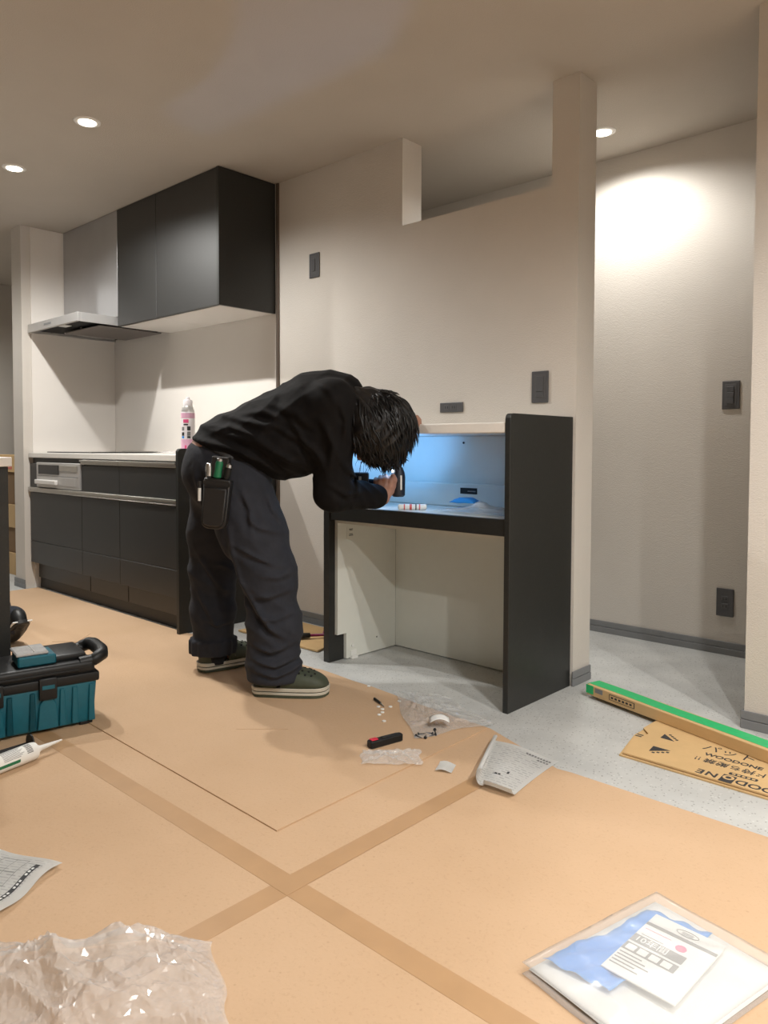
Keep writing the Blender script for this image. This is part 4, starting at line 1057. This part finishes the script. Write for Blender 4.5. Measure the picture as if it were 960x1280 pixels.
# turned-up cuff of the far leg
tr.add(lambda X, Y, Z: np.maximum(np.sqrt((X+.345)**2+(Y-.29)**2)-.092+.004*np.sin(14*np.arctan2(Y-.29, X+.345)), np.abs(Z-.098)-.030), (-.45, .19, .06), (-.24, .39, .14), .008)
tr.D = np.where((X < -.20) & (Y > .17) & (Z < .066), np.maximum(tr.D, .066-Z), tr.D).astype(np.float32)
trou = link('trousers', tr.mesh('trousers', 2), 'trousers', body, smooth=True)
# cargo pocket flap on the near thigh, seam on the side
def thigh_pt(z, ang, r=.0):
    f_ = (z-.43)/(.74-.43); cx = -.082+(-.20+.082)*f_*1.0; cy = .0+.03*f_; R_ = .096+(.120-.096)*f_+r
    return (cx+R_*math.cos(ang), cy+R_*math.sin(ang), z)
B().grid(12, 4, lambda u, v: thigh_pt(.640-.085*u-.030*v+.01*u*v, math.radians(-128+62*u), .004), .004).obj('cargo_flap', 'trousers', trou, smooth=True)
# belt
bl = SDF((-.50, -.15, .65), (.05, .40, 1.05), .006)
bl.ell((-.245, .12, .815), (.176, .186, .151), Euler((0, math.radians(-25), 0)).to_quaternion(), 0)
bl.clip((-.215, .12, .873), (-.44, 0, -.90)).clip((-.215, .12, .838), (.44, 0, .90))
link('belt', bl.mesh('belt', 1), 'leather', body, smooth=True)
# tool pouch on the near hip
pc = (-.232, -.135, .70)
MP = T(*pc) @ RZ(math.radians(-4)) @ RY(math.radians(6))
pts = round_poly([(-.042, -.095), (.042, -.095), (.046, .075), (-.046, .075)], .03, 6, [0, 1])
po = B().prism(pts, 1, -.024, .016, .004).move(MP).obj('tool_pouch', 'leather', body, smooth='auto')
B().prism(round_poly([(-.036, -.085), (.036, -.085), (.039, .045), (-.039, .045)], .026, 6, [0, 1]), 1, -.036, -.0245, .004).move(MP).obj('front_pocket', 'leather', po, smooth='auto')
B().box(-.047, .047, -.0262, -.0242, .052, .066, .0008).move(MP).obj('strap', 'leather', po)
B().box(-.030, .030, -.012, .022, .0755, .15, .004).move(MP).obj('belt_loop', 'leather', po)
def held(name, label, cat, off, ang, parts):
    M = T(*MAN) @ RZ(MANR) @ MP @ T(*off) @ RY(math.radians(ang))
    t = thing(name, label, cat, tuple(M.translation))
    for (nm, mt, prof) in parts: B().lathe(prof, seg=18).move(M).obj(nm, mt, t, True, 'auto')
held('screwdriver', 'green handled screwdriver standing in the tool pouch of the bending worker', 'screwdriver', (-.004, -.012, .0765), 3,
     [('handle', 'green_handle', [(.008, 0), (.0135, .004), (.0125, .030), (.0135, .050), (.011, .058)]), ('end_cap', 'steel', [(.011, .0582), (.0105, .066), (.006, .069)])])
held('pliers', 'silver grip ended tool in the tool pouch, right of the green screwdriver', 'tool', (.026, -.010, .0765), 8,
     [('handle', 'tool_black', [(.010, 0), (.0125, .006), (.012, .040)]), ('end_cap', 'steel', [(.012, .0402), (.010, .050), (.005, .054)])])
held('tape_measure', 'rounded silver tool in the tool pouch, left of the green screwdriver', 'tool', (-.032, -.010, .0765), -6,
     [('body', 'steel', [(.008, 0), (.0115, .004), (.0125, .034), (.010, .046), (.004, .050)])])
M = T(*MAN) @ RZ(MANR) @ MP
t = thing('marker_pen', 'white and black pen clipped to the outside of the tool pouch', 'pen', tuple((M @ T(-.051, -.012, .02)).translation))
B().cyl((-.054, -.02, -.005), (-.058, -.02, .038), .0055, .0055, 12).move(M).obj('barrel', 'white_plastic', t, True, 'auto')
B().cyl((-.058, -.02, .0385), (-.060, -.02, .060), .0062, .0058, 12).move(M).obj('cap', 'black', t, True, 'auto')
# --- socks and clogs
def clog(cx, cy, ang):
    M = T(cx, cy, 0) @ RZ(ang)
    N_ = 26
    def prof(s_):                                   # s_ 0 heel .. 1 toe: half width, outward shift
        w = .040+.018*math.sin(min(1, s_/.9)*math.pi*.62)**1.5
        if s_ < .10: w *= math.sqrt(max(0, 1-((.10-s_)/.10)**2))*.65+.35 if s_ > 0 else .35
        if s_ > .80: w *= max(.02, 1-((s_-.80)/.20)**2.4)**.5
        return max(w, .004)
    xs = [-.135+.272*i/N_ for i in range(N_+1)]
    outl = [(x, prof(i/N_)) for i, x in enumerate(xs)]; poly = outl+[(x, -w) for x, w in outl[::-1]]
    def layer(k, z0, z1, nm, mt, par=None):
        return B().prism([(x*k, w*k+(k-1)*.02) if w > 0 else (x*k, w*k-(k-1)*.02) for x, w in poly], 2, z0, z1, .0015).move(M).obj(nm, mt, par or body, smooth='auto')
    so = layer(1.0, 0, .010, 'clog_sole', 'croc')
    layer(1.015, .0101, .0195, 'sole_stripe', 'cream_sole', so); layer(1.0, .0196, .0225, 'sole_groove', 'croc', so); layer(1.02, .0226, .035, 'sole_stripe', 'cream_sole', so)
    # upper shell: loft from the toe back to the ankle opening
    def upper(u, v):
        s_ = 1-u*.62; x = -.135+.272*s_; w = prof(s_)*.985; hgt = .040+.055*max(0, 1-(max(0, s_-.38)/.62)**2.6)**.7
        a = math.pi*v; return (x, w*math.cos(a)*(abs(math.cos(a))**-.25 if abs(math.cos(a)) > .05 else 1), .034+(hgt-.034)*max(0, math.sin(a))**.7)
    up_ = B().grid(22, 18, upper, .0035).move(M).obj('clog_upper', 'croc', body, smooth=True)
    def heel(u, v):
        a = math.radians(75+210*u); s_ = .33*(1+math.cos(a))/2*0
        x = -.062+.072*math.cos(a); y = .046*math.sin(a); return (x*1.0, y, .033+.036*v+.012*v*abs(math.sin(a)))
    B().grid(20, 4, heel, .0035).move(M).obj('heel_cup', 'croc', body, smooth=True)
    for (s_, va) in ((.62, .30), (.70, .28), (.78, .30), (.58, .42), (.66, .41), (.74, .42), (.82, .42), (.60, .56), (.68, .57), (.76, .57), (.65, .70), (.73, .70), (.80, .55)):
        p = Vector(upper((1-s_)/.62, 1-va)); q = Vector(upper((1-s_)/.62, 1-va-.02)); r_ = Vector(upper((1-s_)/.62+.02, 1-va))
        n_ = (q-p).cross(r_-p).normalized(); n_ = n_ if n_.z > 0 else -n_
        B().cyl(p+n_*.0002, p+n_*.0024, .0042, .0042, 10).move(M).obj('vent_hole', 'black_matte', up_)
    p = M @ Vector((-.005, -.049, .052)); B().ball(p, (.006, .003, .006), 12).obj('strap_rivet', 'steel', up_)
clog(.0, -.008, math.radians(0)); clog(-.292, .343, math.radians(42))
for (x, y) in ((-.065, .0), (-.335, .288)):
    B().lathe([(.040, .026), (.043, .05), (.042, .12)], (x, y, 0), 24).obj('sock', 'sock', body, smooth='auto')

# --- hair: cap plus hanging locks
hr = SDF((.10, -.25, .78), (.60, .25, 1.25), .005)
hr.ell(hp(-.012, 0, .020), (.118, .102, .120), HEADROT, 0)
hr.ell(hp(.060, 0, .045), (.060, .080, .070), HEADROT, .04)
hr.ell(hp(-.066, 0, -.075), (.060, .080, .100), HEADROT, .05)
hr.ell(hp(.0, .062, -.015), (.070, .045, .080), HEADROT, .04).ell(hp(.0, -.066, -.010), (.072, .045, .085), HEADROT, .04)
X, Y, Z = hr.full()
hr.D += (.0022*np.sin(X*120+Y*60+4*np.sin(Z*30))+.0018*np.sin(Y*170+X*60+3*np.sin(Z*45))+.003*np.sin(X*38+Z*20)*np.sin(Y*45)).astype(np.float32)
hair = link('hair', hr.mesh('hair', 1), 'hair', body, smooth=True)
rr_ = random.Random(12)
lk = B(); HC = Vector(hp(-.012, 0, .02))
vs_ = hair.data.vertices; HCI = HC
for k in range(1100):
    v_ = vs_[rr_.randrange(len(vs_))]; p = v_.co.copy(); nrm = v_.normal.copy()
    L_ = rr_.uniform(.045, .095)*(.7 if p.z < HEAD[2]-.03 else 1.0)
    tang = Vector((rr_.uniform(-.1, .8), rr_.uniform(-.5, .5), -.8)); tang = (tang-nrm*tang.dot(nrm)).normalized()
    vel = tang; q = p-nrm*.003
    cur = Vector((rr_.uniform(-1, 1), rr_.uniform(-1, 1), rr_.uniform(-.3, .5)))*.09
    nseg = 8; pts_ = []; c0 = (p-HC).length
    for i in range(nseg):
        pts_.append(q.copy()); vel = (vel+Vector((0, 0, -.16))+cur*math.sin(i*.9+k)).normalized(); q = q+vel*(L_/nseg)
        c_ = q-HC; lim = min(c0, .128)-.002+.003*rr_.random()
        if c_.length < lim: q = HC+c_.normalized()*lim
        q.x = min(q.x, HEAD[0]+.150)
    r0_ = rr_.uniform(.0010, .0038)
    lk.tube(pts_, [r0_*math.sin(math.pi*min(1, .25+.75*i/(nseg-1)))**.8*.95+.0003 for i in range(nseg)], 5)
for k in range(16):                                  # long loose strands
    p = Vector((HEAD[0]+rr_.uniform(-.05, .10), HEAD[1]+rr_.uniform(-.08, .05), HEAD[2]-rr_.uniform(.06, .09)))
    L_ = rr_.uniform(.06, .095); sw = Vector((rr_.uniform(-.30, .05), rr_.uniform(-.1, .1), -1))
    pts_ = [p+sw*(L_*i/5)+Vector((.006*math.sin(i*.8+k), 0, 0)) for i in range(6)]
    lk.tube(pts_, [rr_.uniform(.0010, .0018)*(1-.8*i/5) for i in range(6)], 5)
for k in range(60):                                  # fringe hanging free towards the shelf
    p = Vector((HEAD[0]+rr_.uniform(-.06, .09), HEAD[1]+rr_.uniform(-.07, .06), HEAD[2]-rr_.uniform(.07, .10)))
    L_ = rr_.uniform(.02, .050); sw = Vector((rr_.uniform(-.45, .05), rr_.uniform(-.2, .2), -1))
    pts_ = [p+sw*(L_*i/5)+Vector((rr_.uniform(-.002, .002), 0, 0)) for i in range(6)]
    r0_ = rr_.uniform(.0008, .003)
    lk.tube(pts_, [r0_*(1-.9*i/5) for i in range(6)], 5)
lk.obj('hair_locks', 'hair', hair, smooth=True)

# ------------------------------------------------------------------ impact driver in the right hand
MD = T(*MAN) @ RZ(MANR) @ T(*DRV)
t = thing('impact_driver', 'black impact driver pointing up with a lit work light, held inside the cupboard', 'power tool', tuple(MD.translation), MANR)
B().lathe([(.020, -.062), (.0255, -.056), (.0265, .012), (.024, .030), (.0175, .046), (.0165, .050)], seg=26).obj('housing', 'navy_driver', t, smooth='auto')
B().lathe([(.0125, .0502), (.0125, .060), (.0105, .068), (.008, .070)], seg=20).obj('chuck', 'black', t, smooth='auto')
B().cyl((0, 0, .0702), (.004, 0, .135), .0033, .0024, 8).obj('bit', 'steel', t)
B().box(-.0035, .0035, -.0285, -.0262, -.035, .02, .001).move(T(.010, .003, 0)).obj('side_badge', 'white_plastic', t)
hnd = B().tube([(-.015, 0, -.012), (-.06, 0, -.016), (-.115, 0, -.014)], [.019, .0175, .020], 14).obj('handle', 'navy_driver', t, smooth=True)
B().box(-.030, -.022, -.007, .007, .006, .022, .002).obj('trigger', 'black', t)
bt = B().box(-.188, -.112, -.034, .034, -.050, .030, .006, 2).obj('battery', 'navy_driver', t, smooth='auto')
B().box(-.150, -.140, -.0352, -.0341, -.040, .016, .0004).obj('battery_label', 'white_plastic', bt)
B().box(-.180, -.166, -.0352, -.0341, -.040, .016, .0004).obj('battery_label', 'ink_grey', bt)
B().ball((-.0235, -.010, .036), .0048, 12).obj('work_light', 'led', t)
ld = bpy.data.lights.new('work_light_beam', 'SPOT'); ld.energy = 8; ld.color = (.15, .45, 1.0); ld.spot_size = math.radians(165); ld.spot_blend = .6; ld.shadow_soft_size = .006
lo = bpy.data.objects.new('work_light_beam', ld); COL.objects.link(lo); lo.parent = t; lo.location = (-.022, -.004, .046)
lo.rotation_euler = Vector((.25, .55, .8)).to_track_quat('-Z', 'Y').to_euler()

# ------------------------------------------------------------------ second worker kneeling behind the island
k2 = SDF((-4.55, .95, 0), (-3.30, 1.75, 1.05), .010)
k2.chain([(-3.455, 1.31, .085), (-3.50, 1.31, .115), (-3.92, 1.25, .065), (-3.90, 1.22, .34)], [.036, .052, .062, .105], .04)
k2.chain([(-3.97, 1.45, .06), (-4.00, 1.43, .10), (-4.30, 1.42, .40), (-3.93, 1.30, .38)], [.036, .045, .062, .10], .04)
k2.chain([(-3.91, 1.25, .38), (-3.97, 1.26, .58), (-4.04, 1.27, .74)], [.12, .12, .11], .05, 1.25)
k2.chain([(-4.03, 1.27, .78), (-4.10, 1.27, .87)], [.055, .05], .03).ell((-4.14, 1.27, .945), (.098, .078, .105), None, .02)
k2.chain([(-4.03, 1.12, .77), (-4.14, 1.10, .55), (-4.32, 1.15, .60)], [.055, .042, .030], .03).chain([(-4.03, 1.43, .77), (-4.15, 1.48, .55), (-4.32, 1.46, .60)], [.055, .042, .030], .03)
for yy in (1.15, 1.46):
    k2.ell((-4.36, yy, .605), (.045, .035, .02), None, .02)
    for q in range(4): k2.chain([(-4.38, yy-.025+.017*q, .605), (-4.42, yy-.025+.017*q, .60), (-4.44, yy-.025+.017*q, .58)], [.0095, .009, .008], .005)
p2 = link('person', k2.mesh('person', 2), 'trousers', smooth=True)
tag(p2, 'person in black kneeling behind the island, only a shoe heel and trouser leg visible', 'person')
p2.data.materials.append(MATS['skin'])
sk = np.zeros(len(p2.data.polygons), np.int32)
for i, pl in enumerate(p2.data.polygons):
    c = pl.center
    if (c.z > .84) or (c.x < -4.30 and c.z > .5): sk[i] = 1
p2.data.polygons.foreach_set('material_index', sk)
hz = SDF((-4.3, 1.10, .85), (-3.9, 1.5, 1.10), .010); hz.ell((-4.12, 1.27, .965), (.108, .09, .10), None, 0)
link('hair', hz.mesh('hair', 1), 'hair', p2, smooth=True)
def trainer(toe, heel, up):
    """shoe along toe -> heel with the sole on the side away from up"""
    toe, heel, up = Vector(toe), Vector(heel), Vector(up); d = (heel-toe); L_ = d.length; d.normalize(); s_ = d.cross(up).normalized(); n_ = s_.cross(d)
    M = Matrix(((d.x, s_.x, n_.x, toe.x), (d.y, s_.y, n_.y, toe.y), (d.z, s_.z, n_.z, toe.z), (0, 0, 0, 1)))
    pl = round_poly([(0, -.036), (L_*.5, -.042), (L_, -.034), (L_, .034), (L_*.5, .042), (0, .036)], .03, 5)
    so = B().prism(pl, 2, 0, .022, .004).move(M).obj('shoe_sole', 'black', p2, smooth='auto')
    B().box(L_*.45, L_*.98, -.0425, .0425, .010, .016, .001).move(M).obj('sole_stripe', 'white_plastic', so)
    q = B(); q.ball((L_*.45, 0, .022), (L_*.46, .036, .045), 18); q.ball((L_*.80, 0, .04), (L_*.19, .034, .05), 16)
    q.move(M).obj('shoe_upper', 'black', p2, smooth=True)
trainer((-3.53, 1.31, .006), (-3.385, 1.315, .115), (-.6, 0, .8))
trainer((-4.16, 1.44, .004), (-3.92, 1.45, .004), (0, 0, 1))
p2.location = (.02, 0, 0)
